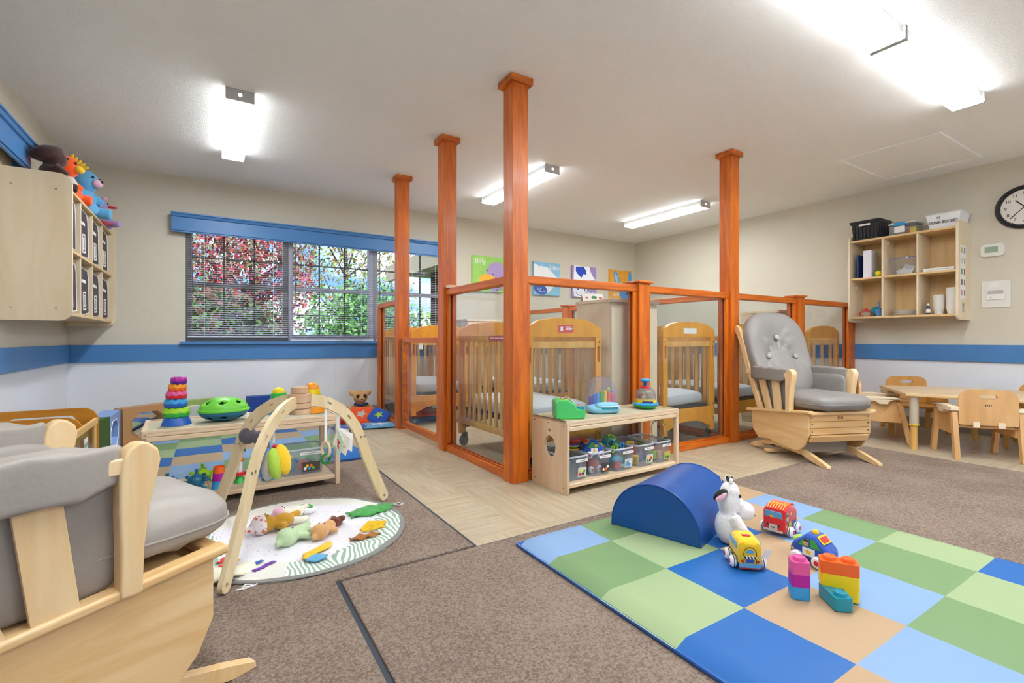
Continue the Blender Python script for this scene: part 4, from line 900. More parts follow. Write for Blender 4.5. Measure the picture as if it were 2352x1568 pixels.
MB().ell((-.050, .01, .212), (.022, .010, .014), rot=(0, -20, 0)).build('ear', mat('smooth white cloth', 'f0eff0', .75), cw)
MB().ell((0, .0, .249), (.011, .011, .011)).ell((.004, .008, .255), (.006, .006, .009)).ell((-.006, -.006, .256), (.005, .006, .009)).build('tuft', F['black'], cw)
MB().ell((.082, .034, .026), (.022, .027, .027)).build('hoof', F['black'], cw); MB().ell((-.014, .074, .025), (.026, .014, .024)).build('hoof', F['white'], cw)
MB().box(-.012, .012, -.0005, .0005, 0, .03, 0, TM((-.03, -.02, .235), (20, 30, 0))).build('tag', M_paper, cw)

# ---------------------------------------------------------------- cloth vehicles (y forward)
def wheels(t, w, ys, r=.021):
    for sx in (-1, 1):
        for y in ys:
            q = MB().lathe([(0, -.011), (r*.7, -.011), (r, -.004), (r, .004), (r*.7, .011), (0, .0125)], 24, 0, TM((sx*w, y, r), (0, 90*sx, 0))).build('wheel', P['white'], t)
            MB().cyl(.0085, .0122, .0135, 16, 0, TM((sx*w, y, r), (0, 90*sx, 0))).build('hub_cap', P['red'], q)
            MB().lathe([(r*1.008, -.0015), (r*1.008, .0015)], 24, 0, TM((sx*w, y, r), (0, 90*sx, 0))).build('groove', M_dark, q)
def vt(*rings):  # loft of rounded rectangles (y, halfwidth, z0, z1, r)
    mb = MB(); n = None; V = []
    for (y, hw, z0, z1, r) in rings:
        o = rr(-hw, hw, z0, z1, r, 5); n = len(o); V += [(p[0], y, p[1]) for p in o]
    f = [tuple(range(n)), tuple(reversed(range(len(V)-n, len(V))))]
    for i in range(len(rings)-1):
        for k in range(n): f.append((i*n+k, i*n+(k+1) % n, (i+1)*n+(k+1) % n, (i+1)*n+k))
    return mb.add(V, f)
b = thing('cloth_fire_truck', 'red cloth fire truck with striped orange roof on the squares mat', 'toy vehicle', (2.045, 1.125, .047), atan2(-.165, -.986)-pi/2)
vt((-.072, .034, .022, .085, .02), (-.066, .042, .016, .098, .018), (-.02, .044, .014, .117, .016), (.03, .044, .014, .120, .016), (.058, .044, .014, .108, .014), (.070, .04, .016, .075, .012), (.074, .036, .02, .05, .01)).build('body', F['red'], b)
rf = MB()
for k in range(7): rf.tube([(-.03+.01*k, -.062, .0985), (-.03+.01*k, -.02, .1185), (-.03+.01*k, .03, .1215), (-.03+.01*k, .054, .110)], .0018, 6)
rf.build('roof_stripes', F['yellow'], b); MB().grid(lambda u, v: (-.036+.072*u, -.064+.12*v, .0995+.021*sin(pi*min(1, v*1.15+.02))**.6), 4, 14).build('roof_panel', F['orange'], b, solid=.002)
def pt(pts, m_, name, x, t, d=.0012):  # patch on a side (outline in y,z)
    s_ = 1 if x > 0 else -1; return MB().prism(pts, x, x+s_*d, 'x').build(name, m_, t)
wb = MB().prism(rr(-.034, .034, 0, .042, .006), -.0008, .0012, 'y', T=TM((0, .0645, .0625), (-17.5, 0, 0))).build('windscreen', F['sky'], b)
def face(x, y, z, rot, par):
    q = MB().ell((x, y, z), (.011, .003, .011), rot=rot).build('driver_face', F['yellow'], par); MB().ell((x, y+.001*0, z+.009), (.0125, .0035, .006), rot=rot).build('driver_hat', F['black'], par)
face(.008, .0685, .078, (-17, 0, 0), b)
MB().box(-.016, .016, .0, .0012, 0, .028, 0, TM((0, .0745, .021), (0, 0, 0))).box(-.036, .036, 0, .0014, 0, .009, 0, TM((0, .073, .018))).build('grille', F['ltgrey'], b)
MB().ell((-.021, .0745, .045), (.004, .002, .005)).ell((.021, .0745, .045), (.004, .002, .005)).build('eyes', M_ink, b); MB().tube([(-.007, .0765, .038), (0, .077, .034), (.007, .0765, .038)], .0011, 6).build('smile', M_ink, b)
for sx in (-1, 1):
    x = sx*.044; pt([(.035, .066), (.058, .066), (.052, .098), (.037, .100)], F['sky'], 'side_window', x, b); MB().ell((x+sx*.001, .046, .078), (.002, .009, .009)).build('driver_face', F['yellow'], b); MB().ell((x+sx*.002, .046, .088), (.002, .010, .005)).build('driver_hat', F['black'], b)
    pt(circ(.02, .046, .015, 24), F['green'], 'hose_reel', x, b, .0015); pt(circ(.02, .046, .0095, 20), F['yellow'], 'hose_ring', x+sx*.0016, b, .0006); pt(circ(.02, .046, .005, 16), F['green'], 'hose_core', x+sx*.0022, b, .0006)
    pt(circ(.058, .045, .005, 14), F['yellow'], 'lamp', x, b); pt(rr(-.05, -.012, .02, .055, .006), F['navy'], 'locker', x, b); pt(rr(-.035, -.02, .028, .04, .002), F['sky'], 'locker_door', x+sx*.0013, b, .0005); pt(rr(0, .012, .088, .0905, .001), F['yellow'], 'vent', x, b); pt(rr(0, .012, .082, .0845, .001), F['yellow'], 'vent', x, b)
wheels(b, .052, (.032, -.04), .021)
b = thing('cloth_bus', 'yellow cloth school bus seen from its back on the squares mat, with a paper tag', 'toy vehicle', (1.64, 1.03, .047), atan2(.76, .65)-pi/2)
vt((-.058, .032, .018, .088, .02), (-.053, .038, .016, .098, .018), (-.035, .040, .014, .106, .02), (.03, .040, .014, .108, .02), (.05, .038, .016, .09, .018), (.056, .034, .02, .07, .016)).build('body', F['yellow'], b)
T_ = TM((0, -.0585, 0))
MB().prism([(-.022, .022)]+[(.022*cos(a), .062+.022*sin(a)) for a in [pi-pi*i/14 for i in range(15)]]+[(.022, .022), (.0205, .022)]+[(.0205*cos(a), .062+.0205*sin(a)) for a in [pi*i/14 for i in range(15)]]+[(-.0205, .022)], -.0008, .0004, 'y', T=T_).build('door_line', M_ink, b)
MB().prism([(-.014, .062)]+[(.014*cos(a), .063+.013*sin(a)) for a in [pi-pi*i/12 for i in range(13)]]+[(.014, .062)], -.001, .0004, 'y', T=T_).build('rear_window', F['sky'], b)
MB().prism(rr(-.022, .022, .042, .052, .001), -.0009, .0004, 'y', T=T_).build('bumper_stripe', F['white'], b)
ch = MB()
for k in range(4): x = -.018+.011*k; ch.prism([(x-.003, .052), (x+.002, .052), (x+.006, .042), (x+.001, .042)], -.0013, -.0009, 'y', T=T_)
ch.build('chevrons', M_ink, b); MB().prism(rr(-.014, .014, .029, .040, .001), -.001, .0004, 'y', T=T_).build('number_plate', F['blue'], b); MB().cyl(.004, -.001, .001, 12, 0, TM((-.027, -.058, .034), (90, 0, 0))).cyl(.004, -.001, .001, 12, 0, TM((.027, -.058, .034), (90, 0, 0))).build('tail_lamps', P['red'], b)
MB().prism(rr(-.036, .036, .012, .026, .006), -.0595, -.052, 'y').build('bumper', F['sky'], b); MB().box(-.034, .034, -.059, -.05, .006, .013).build('skirt', F['red'], b, bevel=.002); MB().box(-.014, .014, -.02, -.005, .105, .1095).build('roof_tab', F['red'], b, bevel=.001)
for sx in (-1, 1):
    for k in range(3): pt(rr(-.04+.028*k, -.018+.028*k, .07, .094, .006), F['sky'], 'side_window', sx*.0395, b, .0016)
    pt([(-.05, .045), (.04, .045), (.04, .041), (-.05, .041)], M_ink, 'side_stripe', sx*.0397, b); pt([(-.05, .036), (.04, .036), (.04, .032), (-.05, .032)], M_ink, 'side_stripe', sx*.0397, b)
wheels(b, .049, (.032, -.03), .021)
MB().box(-.016, .016, -.0003, .0003, 0, .035, 0, TM((.058, -.03, .035), (10, 20, 30))).build('paper_tag', M_paper, b); MB().ell((.062, -.0318, .058), (.009, .0006, .005), rot=(10, 20, 30)).build('tag_print', P['red'], b)
def police(loc, rz, label, siren=True):
    b = thing('cloth_car', label, 'toy vehicle', loc, rz, None)
    vt((-.066, .03, .022, .05, .012), (-.062, .038, .015, .064, .014), (-.045, .042, .013, .078, .014), (-.02, .042, .013, .104, .018), (.012, .042, .013, .106, .018), (.035, .042, .013, .084, .014), (.055, .04, .013, .07, .014), (.066, .034, .016, .052, .014)).build('body', F['blue'], b)
    for sx in (-1, 1):
        x = sx*.0415; pt([(-.042, .062), (-.006, .062), (-.006, .092), (-.02, .092)], F['green'], 'side_window', x, b, .0016); pt([(-.002, .062), (.034, .062), (.02, .084), (-.002, .092)], F['green'], 'side_window', x, b, .0016)
        MB().ell((x+sx*.001, .008, .073), (.0025, .010, .010)).build('driver_face', F['tan'], b); MB().ell((x+sx*.0015, .008, .083), (.0025, .009, .004)).build('driver_hair', F['black'], b)
        pt([(-.022, .030), (.02, .030), (.02, .058), (-.022, .058)], F['white'], 'door', x, b, .0016)
        pt([(.0+(.013 if k % 2 == 0 else .0055)*cos(pi/2+k*pi/5), .044+(.013 if k % 2 == 0 else .0055)*sin(pi/2+k*pi/5)) for k in range(10)], F['yellow'], 'star', x+sx*.0016, b, .0008)
        pt(circ(.055, .04, .005, 12), F['yellow'], 'lamp', x, b, .001)
    MB().ell((0, .058, .066), (.024, .016, .012), rot=(-50, 0, 0)).build('windscreen', F['lime'], b)
    MB().box(-.028, .028, -.0006, .0018, -.016, .016, 0, TM((0, -.0345, .0925), (-46, 0, 0))).build('rear_window', F['yellow'], b); MB().box(-.02, .02, .0, .003, -.010, .010, 0, TM((0, -.037, .094), (-46, 0, 0))).build('rear_picture', F['red'], b)
    if siren: MB().ell((0, -.004, .107), (.012, .012, .012)).build('siren', F['yellow'], b)
    wheels(b, .05, (.036, -.036), .021); return b
police((1.872, .905, .047), 0, 'blue cloth police car with a yellow star on the squares mat')

# ---------------------------------------------------------------- soft building blocks
def block(loc, ang, L_, col, label, studs=1):
    t = thing('toy_block', label, 'block', loc, radians(ang), 'soft building blocks on the squares mat'); h = .0385
    MB().prism(rr(-L_/2, L_/2, -.026, .026, .008), 0, h, 'z').build('brick', P[col], t, bevel=.003, seg=3)
    for k in range(studs):
        x = (k-(studs-1)/2)*.05; MB().lathe([(.019, h-.002), (.0185, h+.008), (.0165, h+.0112), (.0125, h+.0115), (.0105, h+.009), (0, h+.0088)], 28, 0, TM((x, 0, 0))).build('stud', P[col], t)
    return t
zb = .0475
for k, (c, l) in enumerate((('sky', 'sky blue block at the bottom of the slim three block tower'), ('magenta', 'magenta block in the middle of the slim tower'), ('pink', 'bright pink block with one stud on top of the slim tower'))):
    t = block((1.578, .808, zb+.0386*k), -48, .052, c, l, 1 if k == 2 else 0)
P['magenta2'] = plas('bright magenta', 'd01c8e')
block((1.632, .728, zb), 52, .10, 'teal', 'long teal block at the bottom, pointing towards the camera', 0)
t = [o for o in COL.objects if o.get('label', '').startswith('long teal')][0]
MB().lathe([(.019, .0365), (.0185, .0465), (.0165, .0497), (.0125, .05), (.0105, .0475), (0, .0473)], 28, 0, TM((-.027, 0, 0))).build('stud', P['teal'], t)
block((1.696, .716, zb), -56, .045, 'yellow', 'small yellow block under the right end of the long yellow block', 0)
block((1.680, .740, zb+.0386), -56, .104, 'yellow', 'long yellow block in the middle under the orange block', 0)
block((1.680, .740, zb+.0772), -56, .104, 'orange', 'long orange block with two studs on top of the larger stack', 2)

# ---------------------------------------------------------------- play gym and round mat
HUB = (.335, 2.325)
pm = thing('round_play_mat', 'round quilted white play mat with leafy edges under the wooden gym', 'play mat', (.33, 2.28, .0125))
def leafmat():
    m = bpy.data.materials.new('leaf print cloth'); m.use_nodes = True; b = m.node_tree.nodes['Principled BSDF']; L = m.node_tree.links
    t = N(m, 'ShaderNodeTexCoord'); wv = N(m, 'ShaderNodeTexWave', Scale=16., Distortion=22., Detail=1.5); wv.inputs['Detail Scale'].default_value = .35
    L.new(t.outputs['Object'], wv.inputs['Vector']); r = N(m, 'ShaderNodeValToRGB'); e = r.color_ramp.elements; e[0].position = .40; e[1].position = .52; e[0].color = hx('9db8a4'); e[1].color = hx('e9ecea')
    L.new(wv.outputs['Fac'], r.inputs['Fac']); L.new(r.outputs[0], b.inputs['Base Color']); b.inputs['Roughness'].default_value = .85; return m
def dotmat():
    m = bpy.data.materials.new('dotted cloth'); m.use_nodes = True; b = m.node_tree.nodes['Principled BSDF']; L = m.node_tree.links
    t = N(m, 'ShaderNodeTexCoord'); v = N(m, 'ShaderNodeTexVoronoi', Scale=45.); L.new(t.outputs['Object'], v.inputs['Vector'])
    r = N(m, 'ShaderNodeValToRGB'); e = r.color_ramp.elements; e[0].position = .14; e[1].position = .18; e[0].color = hx('c4c6d2'); e[1].color = hx('e9e8ee')
    L.new(v.outputs['Distance'], r.inputs['Fac']); L.new(r.outputs[0], b.inputs['Base Color']); b.inputs['Roughness'].default_value = .9; return m
M_leaf = leafmat(); M_dot = dotmat(); M_crm = mat('cream quilt', 'e4e4dc', .9, bump=.3, bscale=60); M_bub = mat('cream bubble cloth', 'e2dfd4', .9)
R_ = .448; nr, na = 26, 144; vs = []; fs = []; ms = []
def hexd(x, y):
    return max(abs(x*cos(a)+y*sin(a)) for a in [radians(q) for q in (4, 64, 124)])
for i in range(nr+1):
    r = R_*(i/nr)**.8
    for k in range(na):
        a = 2*pi*k/na; x, y = r*cos(a), r*sin(a); d = abs(hexd(x, y)-.31)
        z = .016+.003*sin(x*19+2)*sin(y*23)-.004*math.exp(-(d/.008)**2)
        if i >= nr-2: z -= .005*(i-nr+3)
        dg = math.degrees(a) % 360
        if hexd(x, y) > .315 and 64 <= dg <= 150 and i < nr: z += .004*(.5+.5*cos(k*pi*.9))*(.5+.5*cos(i*pi))
        vs.append((x, y, z))
for i in range(nr):
    for k in range(na):
        a = i*na+k; b_ = i*na+(k+1) % na; fs.append((a, b_, b_+na, a+na))
        am = 2*pi*(k+.5)/na; rm = R_*((i+.5)/nr)**.8; dg = math.degrees(am)
        if hexd(rm*cos(am), rm*sin(am)) < .31: ms.append(1)
        else:
            s_ = (dg-34) % 360
            if 30 <= s_ < 120: ms.append(2)       # bubbles at the back
            elif s_ < 30: ms.append(3)
            elif s_ < 180: ms.append(0)
            elif s_ < 221: ms.append(3)
            elif s_ < 331: ms.append(0)
            else: ms.append(3)
mb = MB().add(vs, fs, ms); mb.build('quilted_top', [M_leaf, M_dot, M_bub, M_crm], pm, ang=80)
MB().lathe([(0, .0005), (R_-.004, .0005), (R_+.002, .005), (R_, .0085), (R_-.01, .0085)], 96).build('grey_underside', mat('grey marl cloth', '8a8a86', .9), pm)
def onM(x, y): return (x-.33, y-2.28)
def flap(t, pts, z, m_, name, amp=.004, fold=40, th=.004):
    """soft fabric leaf cut to an outline, gently wrinkled"""
    o = []; n = len(pts); cx = sum(p[0] for p in pts)/n; cy = sum(p[1] for p in pts)/n; vs = [(cx, cy, z+amp)]; f = []
    K = 5
    for r in range(1, K+1):
        for (x, y) in pts:
            X_, Y_ = cx+(x-cx)*r/K, cy+(y-cy)*r/K; vs.append((X_, Y_, z+amp*sin(X_*fold*2.3+1)*cos(Y_*fold*1.9)+amp*(1-(r/K)**2)))
    for k in range(n):
        f.append((0, 1+k, 1+(k+1) % n))
        for r in range(K-1): a = 1+r*n+k; b_ = 1+r*n+(k+1) % n; f.append((a, b_, b_+n, a+n))
    return MB().add(vs, f).build(name, m_, t, solid=th, ang=80)
c = onM(.655, 2.33); lp = []
for k in range(28):
    a = 2*pi*k/28; r = 1+.12*cos(a*7); lp.append((c[0]+.115*r*cos(a)*cos(.2)-.06*r*sin(a)*sin(.2), c[1]+.115*r*cos(a)*sin(.2)+.06*r*sin(a)*cos(.2)))
flap(pm, lp, .024, F['green'], 'green_leaf_flap', .007, 34)
c = onM(.545, 2.035); gp = [(c[0]+.065*cos(a)*(1+.1*cos(5*a)), c[1]+.022*sin(a)*(1+.25*cos(7*a))) for a in [2*pi*k/26 for k in range(26)]]
flap(pm, gp, .023, F['caramel'], 'brown_crinkle_leaf', .006, 50)
yl = MB(); c = onM(.60, 2.11)
for k in range(5): yl.tube([(c[0]-.05, c[1]-.02+.006*k, .023), (c[0]-.01, c[1]+.016*(k-2), .028+.003*k), (c[0]+.03+.01*k, c[1]+.012*(k-2)+.01, .024), (c[0]+.05-.004*k, c[1]+.02*(k-1.5)+.01, .023)], .0045, 8)
yl.build('yellow_cord_fringe', F['yellow'], pm)
c = onM(.345, 1.98); flap(pm, [(c[0]-.055, c[1]-.035), (c[0]-.05, c[1]-.005), (c[0]+.0, c[1]+.03), (c[0]+.055, c[1]+.062), (c[0]+.07, c[1]+.05), (c[0]+.055, c[1]+.02), (c[0]+.01, c[1]-.01), (c[0]-.04, c[1]-.045)], .026, F['yellow'], 'yellow_flap', .005)
c = onM(.335, 1.925); flap(pm, [(c[0]-.04, c[1]+.0), (c[0]-.02, c[1]+.032), (c[0]+.015, c[1]+.034), (c[0]+.045, c[1]+.012), (c[0]+.03, c[1]-.02), (c[0]-.005, c[1]-.026)], .024, F['sky'], 'blue_flap', .004)
for (x, y, c1, l, a) in ((.035, 2.10, 'red', .05, 55), (.05, 2.075, 'orange', .07, 52), (.068, 2.05, 'yellow', .07, 50), (.13, 2.0, 'blue', .08, 28), (.165, 1.965, 'purple', .09, 32)):
    q = onM(x, y); a_ = radians(a); pts = [(q[0]+l*(t_-.5)*cos(a_)-s_*.009*sin(a_)+.006*sin(t_*6), q[1]+l*(t_-.5)*sin(a_)+s_*.009*cos(a_)) for s_, rng in ((-1, (0, .33, .66, 1)), (1, (1, .66, .33, 0))) for t_ in rng]
    flap(pm, pts, .0215, F[c1], c1+'_ribbon', .001, 40, .002)
flap(pm, [(onM(.04+.10*cos(k), 1.985+.06*sin(k))) for k in [2*pi*i/20 for i in range(20)]], .018, mat('cream pillow cloth', 'ecead2', .9), 'cream_pad', .012, 14, .008)
MB().tube([(onM(.10, 1.885)[0]+x, onM(.10, 1.885)[1]+y, .003) for x, y in ((-.03, -.02), (0, -.025), (.02, -.01), (.0, .005), (-.012, -.01), (.02, -.02), (.04, -.005), (.03, .012))], .0028, 8).build('tie_cord', F['white'], pm)
MB().tube([(onM(.79, 2.42)[0]+x, onM(.79, 2.42)[1]+y, .003) for x, y in ((-.06, .02), (-.03, .0), (0, -.015), (.02, -.04), (.045, -.03), (.03, .0), (0, -.01), (-.03, .02))], .0028, 8).build('tie_cord', F['white'], pm)

gy = thing('wooden_play_gym', 'three legged bentwood baby gym arching over the round mat', 'play gym', (HUB[0], HUB[1], .0125))
hb = MB()
for (r, z0, z1) in ((.046, .515, .539), (.0475, .5415, .565), (.049, .5675, .603)): hb.cyl(r, z0, z1, 40)
hb.cyl(.040, .516, .606, 40); M_hub = wood('hub beech', 'd6b594', 'c09a78', 'x', .45, .9, .05, 6); hb.build('hub', M_hub, gy, bevel=.002); MB().cyl(.036, .6062, .636, 36).build('hub_knob', M_hub, gy, bevel=.003)
legs = {'A': (.037, 1.866), 'B': (.018, 2.714), 'C': (.766, 2.50)}
legdir = {}
for nm, (fx, fy) in legs.items():
    dx, dy = fx-HUB[0], fy-HUB[1]; R1 = hypot(dx, dy)+.012; ang = atan2(dy, dx); legdir[nm] = ang; k = R1/.5
    c = [(.036, .572), (.09, .566), (.15, .548), (.215, .512), (.265, .468), (.31, .41), (.345, .34), (.375, .26)]
    c = [(r*k, z) for r, z in c]+[(R1-.012, .028)]
    W = [.026]*8+[.026]; up = []; lo = []
    for i, (r, z) in enumerate(c):
        p = c[max(0, i-1)]; q = c[min(len(c)-1, i+1)]; d = Vector((q[0]-p[0], q[1]-p[1])).normalized(); n = Vector((-d.y, d.x)); up.append((r+n.x*W[i], z+n.y*W[i])); lo.append((r-n.x*W[i], z-n.y*W[i]))
    d = Vector((c[-1][0]-c[-2][0], c[-1][1]-c[-2][1])).normalized(); a0 = atan2(up[-1][1]-c[-1][1], up[-1][0]-c[-1][0])
    tip = [(c[-1][0]+.026*cos(a0-pi*i/8), c[-1][1]+.026*sin(a0-pi*i/8)) for i in range(1, 8)]
    sl = []
    for i in (2, 4): r, z = c[i]; t_ = atan2(c[i+1][1]-c[i-1][1], c[i+1][0]-c[i-1][0]); sl.append([(r+.014*cos(a)*cos(t_)-.005*sin(a)*sin(t_), z+.014*cos(a)*sin(t_)+.005*sin(a)*cos(t_)) for a in [2*pi*q/16 for q in range(16)]])
    sl.append(circ(c[-1][0], c[-1][1], .007, 12, .009))
    lg = MB().prism(up+tip+lo[::-1], -.009, .009, 'y', sl, T=Matrix.Rotation(ang, 4, 'Z')).build('leg', M_ply, gy, bevel=.0015)
    sc_ = MB()
    for o_ in (-.010, .012):
        for s_ in (-1, 1): sc_.cyl(.0055, 0, .002, 12, 0, Matrix.Rotation(ang, 4, 'Z') @ TM((c[6][0]+o_, s_*.009, c[6][1]+.02), (-90*s_, 0, 0)))
    sc_.build('leg_screws', M_metal, lg)
def gp_(nm, r, z): return (HUB[0]+r*cos(legdir[nm]), HUB[1]+r*sin(legdir[nm]), z)
def strap(t, z0, z1, w=.006): return MB().box(-w, w, -.0012, .0012, z0, z1).build('strap', F['white'], t)
p = gp_('A', .225, .445); t = thing('hanging_petal_toy', 'blue, grey, green and yellow cloth petal toy hanging from the near gym leg', 'hanging toy', (p[0], p[1], 0), radians(-32))
strap(t, .445, .492, .004); MB().tube([(0, 0, .49), (.012, 0, .505), (0, 0, .52), (-.012, 0, .505)], .0025, 6, closed=True).build('cord_loop', F['white'], t)
for (cx, cy, cz, ry, cn, rz) in ((-.036, 0, .365, -14, 'petal', 20), (-.010, -.018, .36, -6, 'ltgrey', 0), (.016, -.024, .368, 10, 'lime', -10), (.036, 0, .38, 20, 'yellow', -30)):
    MB().ell((cx, cy, cz), (.024, .032, .062), rot=(0, -ry, rz), seg=20, rings=14).build(cn+'_petal', F[cn], t)
MB().ell((.004, 0, .432), (.010, .010, .008)).build('red_bead', F['red'], t)
t = thing('stacking_disc_toy', 'small toy of teal, purple and green discs below the petal toy', 'toy', onL(.56, .10)+(.073,))
for k, (r, c1) in enumerate(((.034, 'teal'), (.030, 'purple'), (.024, 'lime'), (.018, 'amber'))): MB().lathe([(r*.6, .012*k), (r, .004+.012*k), (r*.95, .009+.012*k), (r*.5, .0115+.012*k), (0, .0115+.012*k)], 24).build(c1+'_disc', P[c1], t)
MB().ell((0, 0, .053), (.010, .010, .008)).build('knob', P['red'], t)
p = gp_('B', .30, .46); t = thing('hanging_grey_toy', 'dark grey plush toy hanging from the far left gym leg', 'hanging toy', (p[0], p[1], 0))
strap(t, .47, .52); plush(t, 'body', [('e', (0, 0, .41), (.04, .035, .04)), ('e', (.045, -.03, .40), (.03, .03, .035)), ('e', (.06, -.045, .36), (.03, .025, .05))], F['grey'], .006); strap(t, .44, .48, .003)
p = gp_('C', .13, .53); t = thing('hanging_ring_toy', 'wooden ring toy with a green band hanging from the right gym leg', 'hanging toy', (p[0], p[1], 0), radians(20))
strap(t, .375, .54, .006); MB().tube([(0, .034*cos(a), .345+.034*sin(a)) for a in [2*pi*i/28 for i in range(28)]], .007, 8, closed=True).build('wooden_ring', M_birch, t); MB().tube([(.021*cos(a), .0, .300+.021*sin(a)) for a in [2*pi*i/24 for i in range(24)]], .0065, 8, closed=True).build('green_ring', P['dkgreen'], t)
p = gp_('C', .195, .50); t = thing('hanging_cloth_book', 'fan of printed cloth pages hanging from the right gym leg', 'hanging toy', (p[0], p[1], 0), radians(-25))
strap(t, .43, .525, .006)
pc = [mat('mint page', 'd2e6d2', .85), F['cream'], mat('page white', 'eae4e4', .85), F['cream']]; cc = ['red', 'tan', 'pink', 'yellow']
for k in range(4):
    q = MB().prism([(0, 0), (.045, -.065), (.0, -.14), (-.045, -.07)], -.003, .003, 'y', T=TM((0, 0, .435), (0, -18+ -13*(k-1.2), -40+34*k))).build('page', pc[k], t, bevel=.002)
    MB().prism([(.0, -.05), (.018, -.07), (.006, -.08), (.009, -.10), (-.009, -.085), (-.018, -.072)], -.0042, .0042, 'y', T=TM((0, 0, .435), (0, -18+ -13*(k-1.2), -40+34*k))).build('page_print', F[cc[k]], q)

# soft dolls on the round mat; lying, head at -x
def doll(loc, rz, label, body, hat, legsc, s_=1., ears=True, face_='yellow'):
    t = thing('soft_doll', label, 'soft toy', (loc[0], loc[1], .032), radians(rz), None)
    m_b = F[body]
    plush(t, 'body', [('e', (0, 0, .03*s_), (.05*s_, .032*s_, .03*s_)), ('e', (-.062*s_, 0, .034*s_), (.036*s_, .040*s_, .036*s_)), ('t', [(.03*s_, .012*s_, .03*s_), (.08*s_, .03*s_, .035*s_)], [.018*s_, .014*s_]), ('t', [(-.02*s_, -.025*s_, .025*s_), (.0, -.055*s_, .02*s_)], [.014*s_, .015*s_])], m_b, .005)
    plush(t, 'hat', [('e', (-.080*s_, 0, .034*s_), (.036*s_, .043*s_, .039*s_)), ('e', (-.118*s_, 0, .024*s_), (.02*s_, .015*s_, .014*s_))], F[hat] if isinstance(hat, str) else hat, .005)
    plush(t, 'legs', [('t', [(.04*s_, -.012*s_, .025*s_), (.075*s_, -.02*s_, .02*s_), (.10*s_, -.012*s_, .02*s_)], [.015*s_, .014*s_, .014*s_])], F[legsc], .005)
    for y in (-.014, .014): MB().ell((-.058*s_, y*s_, .069*s_), (.003, .003, .002)).build('eye', M_ink, t)
    return t
def spot(n, base, dot, sc):
    m = bpy.data.materials.new(n); m.use_nodes = True; b = m.node_tree.nodes['Principled BSDF']; L = m.node_tree.links
    t = N(m, 'ShaderNodeTexCoord'); v = N(m, 'ShaderNodeTexVoronoi', Scale=sc); L.new(t.outputs['Object'], v.inputs['Vector'])
    r = N(m, 'ShaderNodeValToRGB'); r.color_ramp.interpolation = 'CONSTANT'; e = r.color_ramp.elements; e[0].position = 0; e[1].position = .33; e[0].color = hx(dot); e[1].color = hx(base)
    L.new(v.outputs['Distance'], r.inputs['Fac']); L.new(r.outputs[0], b.inputs['Base Color']); b.inputs['Roughness'].default_value = .9; return m
M_spot = spot('spotted hat cloth', 'eee2e4', 'e0604a', 48.)
doll((.262, 2.325), 12, 'mustard yellow doll with a white hat spotted red, lying on the round mat', 'gold', M_spot, 'cream', 1.08)
doll((.33, 2.43), 15, 'cream doll with a pink hat and green sleeve lying behind the mustard doll', 'cream', 'pink', 'white', .9)
MB_ = MB().ell((0, 0, .02), (.036, .02, .016), rot=(0, 0, -20)); tag(MB_.build('leaf_cushion', F['green']), 'small green cloth leaf lying beside the dolls on the round mat', 'soft toy', loc=(.385, 2.49, .031))
doll((.315, 2.165), 38, 'pale mint green doll with a gathered hood lying on the round mat', 'mint', 'mint', 'cream', .95)
doll((.425, 2.165), 48, 'tan and brown doll with brown ears lying near the yellow cords', 'tan', 'tan', 'brown', .85)
t = [o for o in COL.objects if o.get('label', '').startswith('tan and brown')][0]
plush(t, 'brown_ears', [('e', (.075, .02, .03), (.022, .015, .014), (0, 0, 30)), ('e', (.085, -.012, .03), (.022, .014, .014), (0, 0, -30)), ('e', (.052, 0, .03), (.02, .025, .018))], F['brown'], .005)
# ---------------------------------------------------------------- toys on the left shelf
ZT = .3995; ZL = .412
sx0, sy0 = -.155, 3.085
rings = [('blue', 'blue', .068, .038, 0), ('lime', 'green', .061, .050, 0), ('sky', 'blue', .053, .044, -.003), ('pink', 'red', .048, .040, .0), ('amber', 'orange', .041, .036, .004), ('magenta', 'purple', .037, .034, .010)]
z = ZL; nmz = ('bottom blue base', 'lime over green second', 'sky blue over dark blue third', 'pink over red fourth', 'orange fifth', 'purple topmost')
for k, (c1, c2, r, h, dx) in enumerate(rings):
    t = thing('stacking_ring', '%s piece of the wavy rainbow tower on the left shelf' % nmz[k], 'stacking toy', (sx0+dx, sy0, z+.0005), 0, 'wavy rainbow stacking tower', rot=(radians((0, 0, 0, 0, 0, 3)[k]), 0, 0))
    wv = lambda a, j, A=.0028: A*sin(a*9)
    if k == 0: MB().lathe([(0, 0), (r, 0), (r*.98, .006), (r*.86, h*.7), (r*.78, h), (0, h)], 54, wave=lambda a, j: .0028*sin(a*9) if j >= 3 else 0).build('ring', P['blue'], t, ang=60)
    else:
        lo_ = [(0, .0)]+[(r*(.80+.20*cos(b)), h*.5+h*.5*sin(b)) for b in [radians(q) for q in (-80, -60, -40, -20, 0)]]+[(0, h*.5)]
        hi_ = [(0, h*.5)]+[(r*(.80+.20*cos(b)), h*.5+h*.5*sin(b)) for b in [radians(q) for q in (1, 20, 40, 60, 80)]]+[(0, h)]
        MB().lathe(lo_, 54, wave=wv).build('lower_half', P[c2], t, ang=70); MB().lathe(hi_, 54, wave=wv).build('upper_half', P[c1], t, ang=70)
    z += h+.0008
t = thing('shape_sorter', 'green and blue football shaped sorter toy with cut-outs on the left shelf', 'toy', (.06, 3.085, ZL+.0005), radians(4))
hl = [[(.020+.018*cos(a), .0+.012*sin(a)) for a in [2*pi*i/4 for i in range(4)]]]
